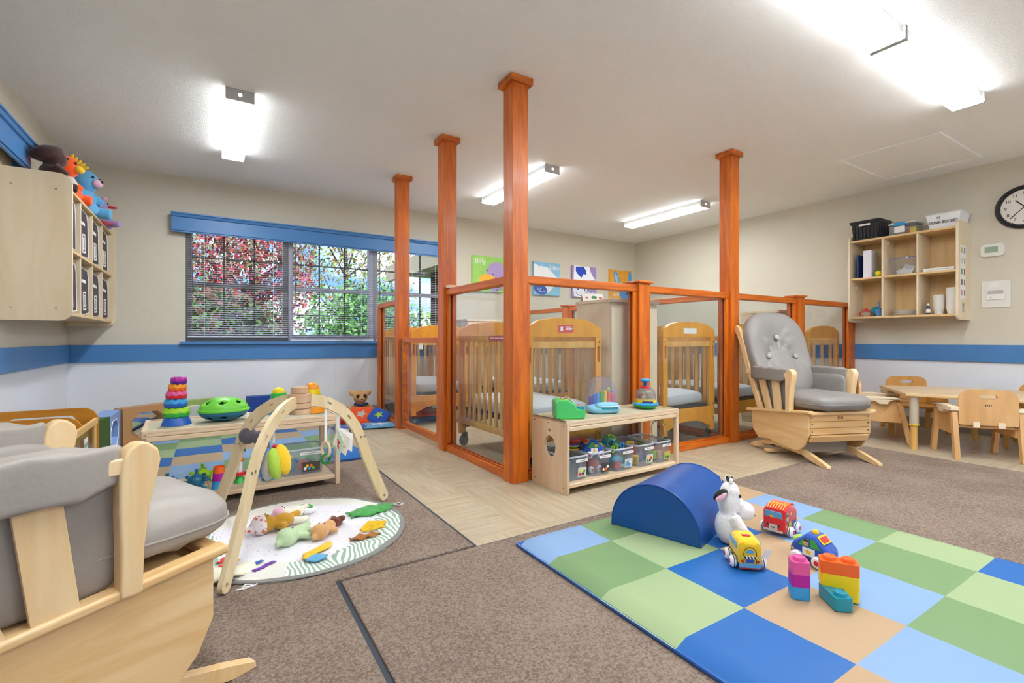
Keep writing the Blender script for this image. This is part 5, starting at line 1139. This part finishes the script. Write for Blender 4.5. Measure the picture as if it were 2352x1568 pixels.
def shell(z0, z1, sgn, m_, name, holes):
    rows = []; mb = MB(); nu, nv = 72, 18
    def skip(a, v):
        for (ha, hv, wa, wv_) in holes:
            d = abs((a-ha+pi) % (2*pi)-pi)
            if d/wa+abs(v-hv)/wv_ < 1: return True
        return False
    V = []; Fc = []
    for i in range(nu):
        a = 2*pi*i/nu
        for j in range(nv):
            v = j/(nv-1); r = 1-v*.999 if 0 else cos(v*pi/2); zz = sin(v*pi/2)
            dent = 0
            for (ha, hv, wa, wv_) in holes:
                d = abs((a-ha+pi) % (2*pi)-pi); q = hypot(d/(wa*1.7), (v-hv)/(wv_*1.5))
                if q < 1: dent = max(dent, (1-q)*.012)
            V.append(((.118-dent)*r*cos(a), (.085-dent)*r*sin(a), z0+(z1-z0)*zz-sgn*dent*.5))
    for i in range(nu):
        for j in range(nv-1):
            if skip(2*pi*(i+.5)/nu, (j+.5)/(nv-1)): continue
            p = i*nv+j; q = ((i+1) % nu)*nv+j; Fc.append((p, q, q+1, p+1))
    return mb.add(V, Fc).build(name, m_, t, ang=80, solid=.003)
shell(.062, .130, 1, mat('apple green plastic', '6fd03e', .35), 'upper_shell', [(radians(a), .44, .20, .10) for a in (205, 262, 318, 20, 75, 140)])
shell(.055, .0015, -1, P['petrol'], 'lower_shell', [(radians(a), .42, .2, .12) for a in (215, 265, 325, 20, 90, 150)])
MB().lathe([(.112, .052), (.124, .054), (.126, .062), (.121, .068), (.110, .068)], 64, sy=.73).build('rim', mat('apple green plastic', '6fd03e', .35), t); MB().ell((0, 0, .05), (.07, .05, .04)).build('inner_piece', P['black'] if 'black' in P else P['navy'], t)
def stacker(loc, label, cs):
    t = thing('stacking_cups', label, 'stacking toy', loc); z = 0
    for k, (c1, r, h) in enumerate(cs[:-1]): MB().lathe([(0, z+.0003), (r, z+.0003), (r*.93, z+h), (0, z+h)], 36).build('cup', P[c1], t, bevel=.003); z += h
    c1, r, h = cs[-1]; MB().lathe([(r, z+.0003)]+[(r*cos(b), z+h*sin(b)) for b in [radians(q) for q in (15, 30, 45, 60, 75)]]+[(0, z+h)], 32).build('dome', P[c1], t)
stacker((.345, 3.20, ZL+.0005), 'dome topped stacking toy of yellow, green and blue cups on the left shelf', [('sky', .066, .036), ('amber', .058, .03), ('sky', .052, .03), ('green', .045, .03), ('yellow', .036, .034)])
stacker((.525, 3.15, ZL+.0005), 'dome topped stacking toy with an orange top and orange base, partly behind the gym leg', [('amber', .072, .042), ('sky', .064, .034), ('lime', .056, .034), ('yellow', .048, .034), ('amber', .040, .04)])
def spiky(loc, rz, c, label, r=.036, s=1):
    t = thing('knobby_ball', label, 'ball', loc, rz, 'soft knobby star balls on the lower shelf')
    d = [(1, 0, 0), (-1, 0, 0), (0, 1, 0), (0, -1, 0), (0, 0, 1), (.7, .7, .4), (-.7, .7, .3), (.7, -.7, .4), (-.7, -.7, .5), (.6, -.5, -.62), (-.6, -.5, -.62), (0, .75, -.62)]
    parts = [('e', (0, 0, r*1.42), r)]
    for q in d: v = Vector(q).normalized(); parts.append(('t', [(0, 0, r*1.42), tuple(v*r*1.25+Vector((0, 0, r*1.42))), tuple(v*r*1.75+Vector((0, 0, r*1.42)))], [.010, .008, .010]))
    return plush(t, 'ball', parts, P[c], .0035)
spiky(onL(.10, .16)+(.0735,), .3, 'petrol', 'petrol blue knobby ball half hidden behind the taupe cushion', .030)
spiky(onL(.225, .09)+(.0735,), .1, 'petrol', 'petrol blue knobby ball in front of the lime one on the lower shelf', .036)
spiky(onL(.255, .20)+(.0735,), .6, 'lime', 'lime green knobby ball behind the petrol blue one', .036)
t = thing('stacking_cup_tower', 'three stacked cups, orange over magenta over blue, on the lower shelf', 'stacking toy', onL(.325, .085)+(.073,)); z = 0
for c1, r, h in (('sky', .036, .042), ('magenta', .032, .038), ('orange', .029, .034)): MB().lathe([(0, z), (r, z), (r*.88, z+h), (r*.82, z+h), (r*.8, z+h*.3), (0, z+h*.3)], 32).build('cup', P[c1], t, bevel=.002); z += h+.0005
t = thing('rattle_post', 'red, white, orange and green rattle standing on the lower shelf between the gym legs', 'toy', onL(.425, .14)+(.073,))
MB().lathe([(0, 0), (.030, 0), (.012, .04), (0, .04)], 20).build('green_base', P['green'], t); MB().lathe([(.034, .04), (.034, .058), (0, .058)][::1], 6).build('red_collar', P['red'], t, bevel=.003); MB().cyl(.014, .058, .12, 16).build('white_stem', P['white'], t); MB().ell((0, 0, .125), (.022, .022, .014)).build('orange_ring', P['orange'], t); MB().cyl(.016, .137, .165, 16).build('white_stem', P['white'], t); MB().lathe([(0, .165), (.028, .168), (.03, .18), (.01, .195), (0, .195)], 20).build('green_cap', P['dkgreen'], t)

# ---------------------------------------------------------------- clear bins
def bin_(loc, rz, w, d, h, label, pic):
    t = thing('storage_bin', label, 'bin', loc, rz, 'clear plastic bins of toys on the low shelves')
    o1 = rr(-w/2*.86, w/2*.86, -d/2*.92, d/2*.92, .02, 4); o2 = rr(-w/2*.97, w/2*.97, -d/2*.98, d/2*.98, .024, 4); n = len(o1)
    V = [(x, y, .0) for x, y in o1]+[(x, y, h) for x, y in o2]+[(x*.985, y*.985, h) for x, y in o2]+[(x*.97, y*.985, .003) for x, y in o1]
    f = [tuple(reversed(range(n))), tuple(3*n+k for k in range(n))]
    for a, b_ in ((0, 1), (1, 2), (2, 3)):
        for k in range(n): f.append((a*n+k, a*n+(k+1) % n, b_*n+(k+1) % n, b_*n+k))
    MB().add(V, f).build('tub', M_bin, t)
    MB().prism(rr(-w/2, w/2, -d/2, d/2, .026), h-.008, h+.001, 'z', [rr(-w/2*.95, w/2*.95, -d/2*.965, d/2*.965, .022)]).build('rim', mat('frosted rim', 'c4ccd6', .3), t, bevel=.002)
    lb = MB().box(-.02, w*.42, -.0012, 0, h-.036, h-.020, 0, TM((0, -d/2*.975-.003, 0))).build('name_label', M_paper, t); MB().box(.0, w*.34, -.0018, -.0012, h-.030, h-.026, 0, TM((0, -d/2*.975-.003, 0))).build('label_print', mat('grey print', '9a98a0', .7), lb)
    pc_ = MB().box(-.005, w*.36, -.0010, 0, .018, .072, 0, TM((0, -d/2*.94-.003, 0), (5, 0, 0))).build('picture_card', mat('card back '+pic[0], pic[0], .6), t)
    for k, c1 in enumerate(pic[1:]): MB().ell((.008+.011*k, -d/2*.94-.0095, .035+.014*(k % 2)), (.008, .001, .009)).build('picture_spot', P[c1], pc_)
    return t
ZS = .0605; bx = [.110, .292, .482, .670, .842]; bw = [.158, .165, .17, .165, .15]
BL = ['nearest clear bin at the left end of the right shelf, with a dot picture', 'second clear bin from the left, holding cloth cars under a folded cloth book', 'third clear bin from the left, with the teal lattice ball on top', 'fourth clear bin from the left, holding yellow and red cloth blocks', 'last clear bin at the right end of the shelf, behind the clear end panel']
PC = [('d8d4cc', 'red', 'yellow', 'navy', 'green'), ('4a3e34', 'white', 'navy', 'orange', 'white'), ('c8ccd2', 'sky', 'teal', 'sky', 'white'), ('d2d0c8', 'green', 'yellow', 'navy', 'red'), ('c8b070', 'dkgreen', 'lime', 'dkgreen', 'lime')]
for k in range(5): bin_(onR(bx[k], .165)+(ZS,), SRa, bw[k], .27, .138, BL[k], PC[k])
bin_(onL(.745, .20)+(.073,), SLa, .25, .22, .15, 'clear bin of linking toys on the left shelf', ('4e4438', 'white', 'yellow', 'sky', 'orange', 'green'))
def inb(k, x, y, z): return onR(bx[k]+x, .165+y)+(ZS+.004+z,)
t = thing('nesting_tub', 'teal plastic tub inside the nearest bin', 'toy', inb(0, -.03, -.04, 0)); MB().lathe([(0, 0), (.036, 0), (.04, .09), (.036, .09), (.033, .01), (0, .01)], 24).build('body', P['teal'], t)
t = thing('bead_brush', 'navy and yellow bristle toy inside the nearest bin', 'toy', inb(0, .03, .05, .0)); MB().cyl(.03, 0, .11, 12).build('body', P['navy'], t); MB().ell((-.0, 0, .115), (.028, .028, .012)).build('cap', P['yellow'], t)
police(inb(1, -.01, -.055, .093)[:2]+(ZS+.098,), radians(-110), 'blue cloth car lying on top of the second bin', False)
t = thing('cloth_car', 'red and white wheeled cloth car seen through the side of the second bin', 'toy vehicle', inb(1, 0.0, -.03, .0), radians(-90)); MB().ell((0, 0, .045), (.05, .04, .035), e=.5).build('body', F['red'], t); wheels(t, .043, (.03, -.03), .021)
t = thing('cloth_book', 'striped folded cloth book hanging over the rim of the second bin', 'book', inb(1, -.05, .06, .127), radians(20))
for k, c1 in enumerate(('amber', 'black', 'lime', 'purple', 'brown', 'red')): MB().ell((0, 0, .008+.009*k), (.09-.004*k, .055, .0085), e=.5).build('page', F[c1] if c1 in F else F['yellow'], t)
t = thing('striped_rattle', 'orange and white striped cloth rattle leaning on the second bin', 'toy', inb(1, .05, .06, .125)); 
for k in range(6): MB().rod((-.05+.02*k, .0, .05-.006*k), (-.03+.02*k, 0, .044-.006*k), .012, 12).build('band', (F['white'], F['navy'], F['orange'])[k % 3], t)
t = thing('lattice_ball', 'teal and green open lattice ball on top of the third bin', 'ball', inb(2, -.03, -.03, .155)); mb = MB(); mb2 = MB()
ico = []; ph = (1+sqrt(5))/2
for a in (-1, 1):
    for b_ in (-ph, ph): ico += [Vector((0, a, b_)), Vector((a, b_, 0)), Vector((b_, 0, a))]
for i, v in enumerate(ico):
    v = v.normalized(); u = v.orthogonal().normalized(); w_ = v.cross(u); q = [tuple((v*.84+(u*cos(a)+w_*sin(a))*.50)*.046) for a in [2*pi*k/16 for k in range(16)]]
    (mb if i % 3 else mb2).tube(q, .0045, 6, closed=True)
mb.build('teal_rings', P['teal'], t); mb2.build('green_rings', P['lime'], t)
t = thing('linking_toy', 'lime and blue linking rings hanging over the third bin', 'toy', inb(2, .0, -.075, .09)); 
for k, (x, c1) in enumerate(((-.045, 'lime'), (-.02, 'lime'), (.008, 'sky'), (.034, 'sky'))): MB().tube([(x+.014*cos(a), .0, .03+.012*(k % 2)+.02*sin(a)) for a in [2*pi*i/16 for i in range(16)]], .0048, 6, closed=True).build('link', P[c1], t)
t = thing('bath_toy', 'teal toy with a red wheel seen through the third bin', 'toy', inb(2, -.0, -.05, .0), 0); MB().ell((0, 0, .04), (.055, .04, .036)).build('body', P['teal'], t); MB().cyl(.024, -.008, .008, 20, 0, TM((-.03, -.045, .026), (90, 0, 0))).build('wheel', P['red'], t); MB().box(-.01, .05, -.045, -.035, .008, .022).build('teeth', P['white'], t)
for (x, y, z, c1, rz, lb) in ((-.03, -.06, .0, 'yellow', 25, 'yellow cloth block low in the fourth bin'), (.03, -.03, .0, 'navy', -10, 'navy cloth block in the fourth bin'), (-.02, -.03, .062, 'red', 15, 'red cloth block on top in the fourth bin'), (.03, .03, .064, 'yellow', 40, 'yellow cloth block showing above the rim of the fourth bin'), (-.02, .06, .0, 'green', 0, 'green cloth block at the back of the fourth bin')):
    q = MB().box(-.026, .026, -.026, .026, 0, .055).build('cloth_block', F[c1], bevel=.006); tag(q, lb, 'block', 'cloth blocks in the fourth bin', loc=inb(3, x, y, z), rotz=radians(rz))
for (x, y, z, c1, lb) in ((-.02, -.04, .0, 'lime', 'lime cloth block in the last bin'), (.02, .03, .0, 'red', 'red cloth block in the last bin'), (-.03, .02, .07, 'lime', 'lime cloth block resting high in the last bin'), (.03, -.04, .0, 'gold', 'golden cloth block in the last bin')):
    q = MB().box(-.026, .026, -.026, .026, 0, .055).build('cloth_block', F[c1], bevel=.006); tag(q, lb, 'block', 'cloth blocks in the last bin', loc=inb(4, x, y, z), rotz=.3)
for (x, y, z, c1, lb) in ((-.06, -.03, .02, 'teal', 'teal linking ring in the left shelf bin'), (-.02, .02, .03, 'sky', 'sky blue linking ring in the left shelf bin'), (.04, -.02, .02, 'purple', 'purple linking ring in the left shelf bin'), (.06, .03, .03, 'green', 'green linking ring in the left shelf bin'), (-.05, .04, .05, 'yellow', 'yellow linking ring in the left shelf bin'), (.01, -.05, .03, 'orange', 'orange linking ring in the left shelf bin')):
    p = onL(.745+x, .20+y); q = MB().lathe([(.012, -.012), (.030, -.010), (.032, 0), (.030, .010), (.012, .012), (.012, -.012)], 20, 0, TM((0, 0, 0), (60+x*400, y*900, 0))).build('linking_ring', P[c1]); tag(q, lb, 'toy', 'rings in the left shelf bin', loc=p+(.073+.022+z*.8,))

# ---------------------------------------------------------------- toys on the right shelf
t = thing('toy_piano', 'green toy cash-box keyboard with coloured keys on the right shelf', 'toy', (1.79, 2.235, ZT+.0005), radians(-28))
pr_ = [(-.085, .012), (-.082, .0), (.085, .0), (.09, .02), (.09, .05), (.045, .055), (.03, .085), (.0, .105), (-.07, .108), (-.088, .095)]
MB().prism([(y, z) for y, z in pr_], -.075, .075, 'x', T=TM((0, 0, 0), (0, 0, -90))).build('body', mat('fresh green plastic', '4cc46a', .35), t, bevel=.012, seg=4)
MB().box(-.062, .062, -.078, -.05, .0, .012, 0, TM((0, 0, -.0003))).build('foot', P['green'], t, bevel=.003)
for k, c1 in enumerate(('teal', 'sky', 'yellow', 'magenta', 'purple')): MB().box(.048, .086, -.056+.024*k, -.036+.024*k, .05, .068).build('key', P[c1], t, bevel=.003)
MB().box(-.03, .03, -.05, .06, 0, .004, 0, TM((.016, 0, .098), (0, 40, 0))).build('badge', M_paper, t, bevel=.001); MB().box(-.05, -.004, -.05, .05, .1055, .1095).build('button_sheet', P['lime'], t, bevel=.001)
for k in range(5):
    for j in range(2): MB().cyl(.007, .109, .1125, 12, 0, TM((-.038+.022*j, -.04+.02*k, 0))).build('button', P[('purple', 'white', 'orange')[(k+j) % 3]], t)
t = thing('dome_pop_toy', 'clear domed toy with rainbow tubes on a pale blue base on the right shelf', 'toy', (2.09, 2.27, ZT+.0005), radians(-22))
MB().ell((0, -.01, .026), (.105, .075, .03), e=.6, e2=.7).build('base', P['aqua'], t); MB().ell((0.01, -.06, .05), (.075, .03, .022), e=.7).build('tray', P['aqua'], t); MB().box(-.03, .075, -.088, -.05, .03, .042).build('slot', P['teal'], t, bevel=.002); MB().box(-.035, .085, -.093, -.06, .046, .05).build('tray_edge', P['white'], t, bevel=.001)
V = [(-.088, .03)]+[(.088*cos(a)*-1, .125+.1*sin(a)) for a in [pi*i/24 for i in range(25)]]+[(.088, .03)]
MB().prism(V, -.02, .045, 'y').build('dome', M_dome, t, bevel=.02, seg=4)
for k, (c1, h) in enumerate((('purple', .10), ('blue', .115), ('sky', .12), ('green', .13), ('yellow', .135), ('orange', .13), ('pink', .115))): MB().cyl(.0125, .04, h, 16, 0, TM((-.072+.024*k, .010, 0))).build('tube', P[c1], t, bevel=.002)
MB().ell((.048, .012, .145), (.012, .008, .012)).build('green_star', P['lime'], t); MB().ell((.068, .012, .132), (.012, .008, .01)).build('blue_star', P['sky'], t)
t = thing('push_spinner', 'push-down spinning toy with blue knob, clear dome and green base on the right shelf', 'toy', (2.46, 2.25, ZT+.0005))
MB().lathe([(0, 0), (.05, 0), (.078, .018), (.08, .024), (0, .024)], 40).build('green_base', P['green'], t); MB().lathe([(.075, .0242), (.084, .026), (.086, .034), (.078, .04), (0, .04)], 40).build('blue_rim', P['sky'], t); MB().lathe([(.068, .0402), (.067, .062), (.06, .066), (0, .066)], 36).build('yellow_deck', P['yellow'], t)
MB().box(-.035, .035, -.0695, -.06, .042, .054, 0, TM((0, 0, 0), (0, 0, -35))).build('window', P['navy'], t, bevel=.001)
MB().lathe([(.0665, .055), (.066, .09), (.058, .118), (.04, .132), (.026, .136)], 40).build('dome', M_dome, t, solid=.002); MB().lathe([(.033, .134), (.034, .142), (.022, .148), (0, .148)], 28).build('red_collar', P['red'], t); MB().cyl(.013, .147, .178, 18).build('stem', P['blue'], t); MB().ell((0, 0, .186), (.034, .034, .013)).build('blue_knob', P['sky'], t)
for k, c1 in enumerate(('orange', 'lime', 'red', 'yellow', 'green', 'amber')): a = k*1.05+.4; MB().ell((.038*cos(a), .038*sin(a), .078), .0125, seg=12, rings=8).build('small_ball', P[c1], t)
MB().lathe([(0, .108), (.04, .104), (.042, .11), (.012, .118), (0, .118)], 20).build('spinner_top', P['lime'], t); MB().cyl(.006, .066, .134, 10).build('axle', P['yellow'], t)

# ---------------------------------------------------------------- folding foam wall along the left corner
def foam(p0, p1, h, col, label, hole=None, th=.11, mirror=False):
    L_ = hypot(p1[0]-p0[0], p1[1]-p0[1]); t = thing('foam_block', label, 'foam panel', (p0[0], p0[1], .0005), atan2(p1[1]-p0[1], p1[0]-p0[0]), 'foam panels fencing the mat corner')
    m_ = mat('foam '+col, col, .5, bump=.08, bscale=25, spec=.35)
    cx, cz, a, b_ = L_/2, h*.5, min(L_*.34, .16), h*.34
    oc = [(cx-a, cz-b_*.45), (cx-a*.55, cz-b_), (cx+a*.55, cz-b_), (cx+a, cz-b_*.45), (cx+a, cz+b_*.45), (cx+a*.55, cz+b_), (cx-a*.55, cz+b_), (cx-a, cz+b_*.45)]
    MB().prism(rr(0, L_, 0, h, .008), 0, th, 'y', [oc] if hole else []).build('block', m_, t, bevel=.006)
    if hole: MB().tube([(x, -.001, z) for x, z in oc], .003, 6, closed=True).build('piping', M_paper if not mirror else m_, t)
    if mirror: MB().prism(oc, .045, .05, 'y').build('mirror', M_mirror, t)
foam((-.60, 4.935), (-.295, 5.195), .30, 'b88a5c', 'tan foam panel with an octagonal mirror window behind the left shelf', True, mirror=True)
foam((-.27, 5.215), (.06, 5.36), .30, '93ad5e', 'lime green foam panel behind the rainbow stacking tower', True)
foam((.10, 5.20), (.19, 5.16), .28, '1c4494', 'dark blue foam block behind the shape sorter', None, .09)
foam((.31, 5.30), (.56, 5.34), .30, '1c4494', 'dark blue foam panel against the back wall behind the shape sorter', None, .12)
foam((-.615, 4.37), (-.615, 4.915), .30, '86a6dc', 'light blue foam panel with an octagonal window at the left corner', True)
foam((-.66, 3.86), (-.60, 4.34), .32, '39591f', 'dark green foam panel standing behind the amber toy cart', None, .12)

# ---------------------------------------------------------------- amber plywood cart
t = thing('toy_cart', 'amber plywood toddler cart with three rounded panels and a clear side by the left wall', 'cart', (-1.03, 3.08, .0125))
for k, (y, h, x1) in enumerate(((.0, .43, .475), (.27, .44, .455), (.56, .455, .475))):
    MB().prism(rr(0, x1, .04, h, .07, 8, rs=(.075, .075, .02, .02)), y, y+.014, 'y', [rr(.10, x1-.10, h-.10, h-.04, .028)]).build('panel', M_toybox, t, bevel=.003)
MB().box(.457, .473, .016, .558, .36, .395).box(.457, .473, .016, .558, .16, .19).build('side_rails', M_mapleZ if 0 else mat('light rail wood', 'e6bb72', .45), t, bevel=.003); MB().box(.459, .471, .49, .53, .19, .36).build('side_post', mat('light rail wood', 'e6bb72', .45), t)
MB().box(.02, .457, .016, .558, .10, .115).build('floor_board', M_toybox, t); MB().box(.463, .466, .016, .49, .19, .36).build('clear_side', M_plex, t)
st = MB().box(.4732, .4738, .20, .29, .23, .33).build('picture_card', M_paper, t); MB().box(.4738, .4742, .21, .28, .24, .27).build('picture', F['blue'], st); MB().box(.4738, .4742, .21, .28, .28, .305).build('picture', F['green'], st)
for y in (.05, .53): MB().cyl(.045, -.012, .012, 20, 0, TM((.40, y, .045), (0, 90, 0))).build('wheel', M_dark, t); MB().cyl(.045, -.012, .012, 20, 0, TM((.04, y, .045), (0, 90, 0))).build('wheel', M_dark, t)
for k, (y, c1, lb) in enumerate(((.10, 'red', 'red'), (.22, 'purple', 'purple'), (.36, 'navy', 'navy blue'))):
    q = MB().ell((0, 0, .05), (.055, .05, .05)).build('toy_ball', F[c1]); tag(q, lb+' soft ball inside the amber toy cart', 'ball', 'soft balls in the toy cart', loc=(-.72, 3.08+y+.02, .1285))

# ---------------------------------------------------------------- cushions and bear in the far left corner
t = thing('plush_bear', 'tan plush bear with big dark eyes sitting in the far left corner', 'plush toy', (1.345, 5.20, .001), radians(175))
plush(t, 'body', [('e', (0, 0, .10), (.085, .07, .11)), ('e', (0, .02, .25), (.078, .07, .072)), ('e', (0, .085, .225), (.035, .035, .028)), ('e', (.085, .0, .29), (.035, .02, .035)), ('e', (-.085, .0, .29), (.035, .02, .035)), ('t', [(.07, 0, .16), (.13, .05, .10)], [.03, .028]), ('t', [(-.07, 0, .16), (-.13, .04, .09)], [.03, .028]), ('t', [(.05, .05, .04), (.09, .15, .035)], [.035, .033]), ('t', [(-.05, .05, .04), (-.09, .15, .035)], [.035, .033])], F['tan'], .01)
for sx in (-1, 1): MB().ell((sx*.036, .083, .262), (.018, .010, .021)).build('eye', M_black, t)
MB().ell((0, .119, .234), (.010, .007, .008)).build('nose', M_black, t); MB().tube([(-.07, .05, .18), (0, .08, .165), (.07, .05, .18)], .012, 8).build('collar', F['navy'], t)
def pad(name, loc, rot, r, m1, label, cat, star=None, th=.018):
    t = thing(name, label, cat, loc, 0, None, rot=tuple(radians(a) for a in rot)); MB().ell((0, 0, 0), (r[0], r[1], th), e=.45, e2=.8, seg=40).build('cover', m1, t)
    if star: q = [((.06 if k % 2 == 0 else .026)*cos(k*pi/5)*r[0]/.12, (.06 if k % 2 == 0 else .026)*sin(k*pi/5)*r[1]/.12) for k in range(10)]; MB().prism(q, th*.93, th+.0015, 'z').build('star', star, t)
pad('star_cushion', (1.30, 4.97, .085), (42, 0, -25), (.125, .11), F['orange'], 'orange cushion with a grey star leaning on the bear', 'cushion', F['ltgrey'], .022)
pad('star_cushion', (1.445, 4.86, .080), (38, 20, -40), (.10, .095), F['blue'], 'blue and lime cushion with a yellow star beside the partition', 'cushion', F['lime'], .022)
pad('folded_blanket', (1.40, 4.72, .016), (0, 0, -8), (.19, .15), F['sky'], 'blue and white star blanket lying under the cushions in the corner', 'blanket', F['white'], .012)
pad('folded_blanket', (1.13, 4.74, .018), (0, 0, 10), (.16, .14), F['blue'], 'royal blue patterned blanket lying left of the cushions', 'blanket', F['sky'], .014)
t = thing('cloth_ball', 'purple and red cloth ball in the far left corner', 'ball', (1.13, 5.08, .001)); MB().ell((0, 0, .085), .085, seg=24, rings=16).build('cover', F['purple'], t); MB().ell((.0, -.06, .05), (.075, .05, .05)).build('red_panel', F['red'], t)
for (x, y, z, c1, c2, lb) in ((1.86, 4.9, .03, 'navy', 'sky', 'navy blanket with pale stars on the floor under the far left crib'), (1.90, 4.9, .07, 'red', 'orange', 'red and coral cushion on the navy blanket under the far left crib')):
    pad('floor_cushion', (x+.1, y, z), (0, 0, 5), (.24, .20), F[c1], lb, 'cushion', F[c2], .022)

# ---------------------------------------------------------------- plush toys on the left cubby
zc = Z1-.075+.0098
def sit(loc, rz, label, col, belly=None, s_=1., parts=(), name='plush_animal'):
    t = thing(name, label, 'plush toy', loc, radians(rz)); S_ = lambda p: tuple(q*s_ for q in p)
    plush(t, 'body', [('e', S_((0, 0, .085)), S_((.065, .06, .085))), ('e', S_((0, .02, .20)), S_((.062, .06, .062))), ('t', [S_((.055, 0, .14)), S_((.085, .05, .09))], [.026*s_, .024*s_]), ('t', [S_((-.055, 0, .14)), S_((-.085, .05, .09))], [.026*s_, .024*s_]), ('t', [S_((.04, .03, .035)), S_((.065, .11, .03))], [.032*s_, .030*s_]), ('t', [S_((-.04, .03, .035)), S_((-.065, .11, .03))], [.032*s_, .030*s_])]+[tuple(p) for p in parts], F[col], .009)
    for sx in (-1, 1): MB().ell(S_((sx*.025, .075, .215)), S_((.006, .005, .008))).build('eye', M_ink, t)
    if belly: MB().ell(S_((0, .035, .085)), S_((.045, .035, .065))).build('belly', F[belly], t)
    return t
t = sit((-.88, 4.21, zc), -60, 'dark brown plush animal tipped back against the wall on the left cubby', 'dkbrown', None, 1.05, [('e', (.0, -.02, .235), (.075, .09, .05), (25, 0, 0)), ('t', [(-.04, -.03, .26), (-.085, -.06, .31)], [.018, .008])])
sit((-.95, 4.41, zc), -20, 'tan and gold plush toy squeezed behind the brown one', 'tan', None, .78)
t = sit((-.885, 4.52, zc), -105, 'orange plush dragon with a yellow crest and grey belly on the left cubby', 'orange', 'ltgrey', 1.25)
cr_ = MB()
for k in range(5): cr_.ell((0, .055+.018*k, .315-.016*k), (.009, .012, .030), rot=(-20-14*k, 0, 0))
cr_.build('yellow_crest', F['yellow'], t); MB().ell((0, .10, .235), (.036, .03, .026)).build('muzzle', F['yellow'], t)
for sx in (-1, 1): MB().ell((sx*.055, .01, .32), (.018, .011, .025)).build('ear', F['white'] if sx > 0 else F['orange'], t)
t = sit((-.86, 4.98, zc), -115, 'light blue plush puppy with floppy ears and pink muzzle on the left cubby', 'sky', None, 1.4)
for sx in (-1, 1): q = MB().ell((sx*.125, .0, .32), (.070, .014, .026), rot=(0, sx*28, 0)).build('ear', F['sky'], t); MB().ell((sx*.125, .010, .317), (.055, .008, .017), rot=(0, sx*28, 0)).build('ear_lining', F['pink'], q)
q = MB().ell((0, .115, .262), (.042, .03, .032)).build('muzzle', F['pink'], t); MB().ell((0, .146, .275), (.012, .008, .010)).build('nose', M_ink, q)
t = sit((-.83, 5.36, zc), -75, 'lilac plush animal with a red beak at the far end of the left cubby', 'lilac', None, .95, [('t', [(.03, -.04, .06), (.06, -.12, .03)], [.04, .02]), ('t', [(.05, .05, .03), (.14, .14, .02)], [.04, .025])]); MB().ell((0, .10, .185), (.03, .04, .012)).build('beak', F['red'], t); MB().ell((.02, .05, .245), (.02, .02, .02)).build('pink_ear', F['pink'], t)
t = MB().tube([(0, 0, .004), (.02, .05, .006), (.05, .10, .004), (.06, .15, .02), (.03, .17, .004), (.0, .12, .012)], .006, 8).build('ribbon_cord', F['red']); tag(t, 'dark red cord toy lying at the edge of the left cubby below the blue puppy', 'toy', loc=(-.765, 5.10, zc+.003))
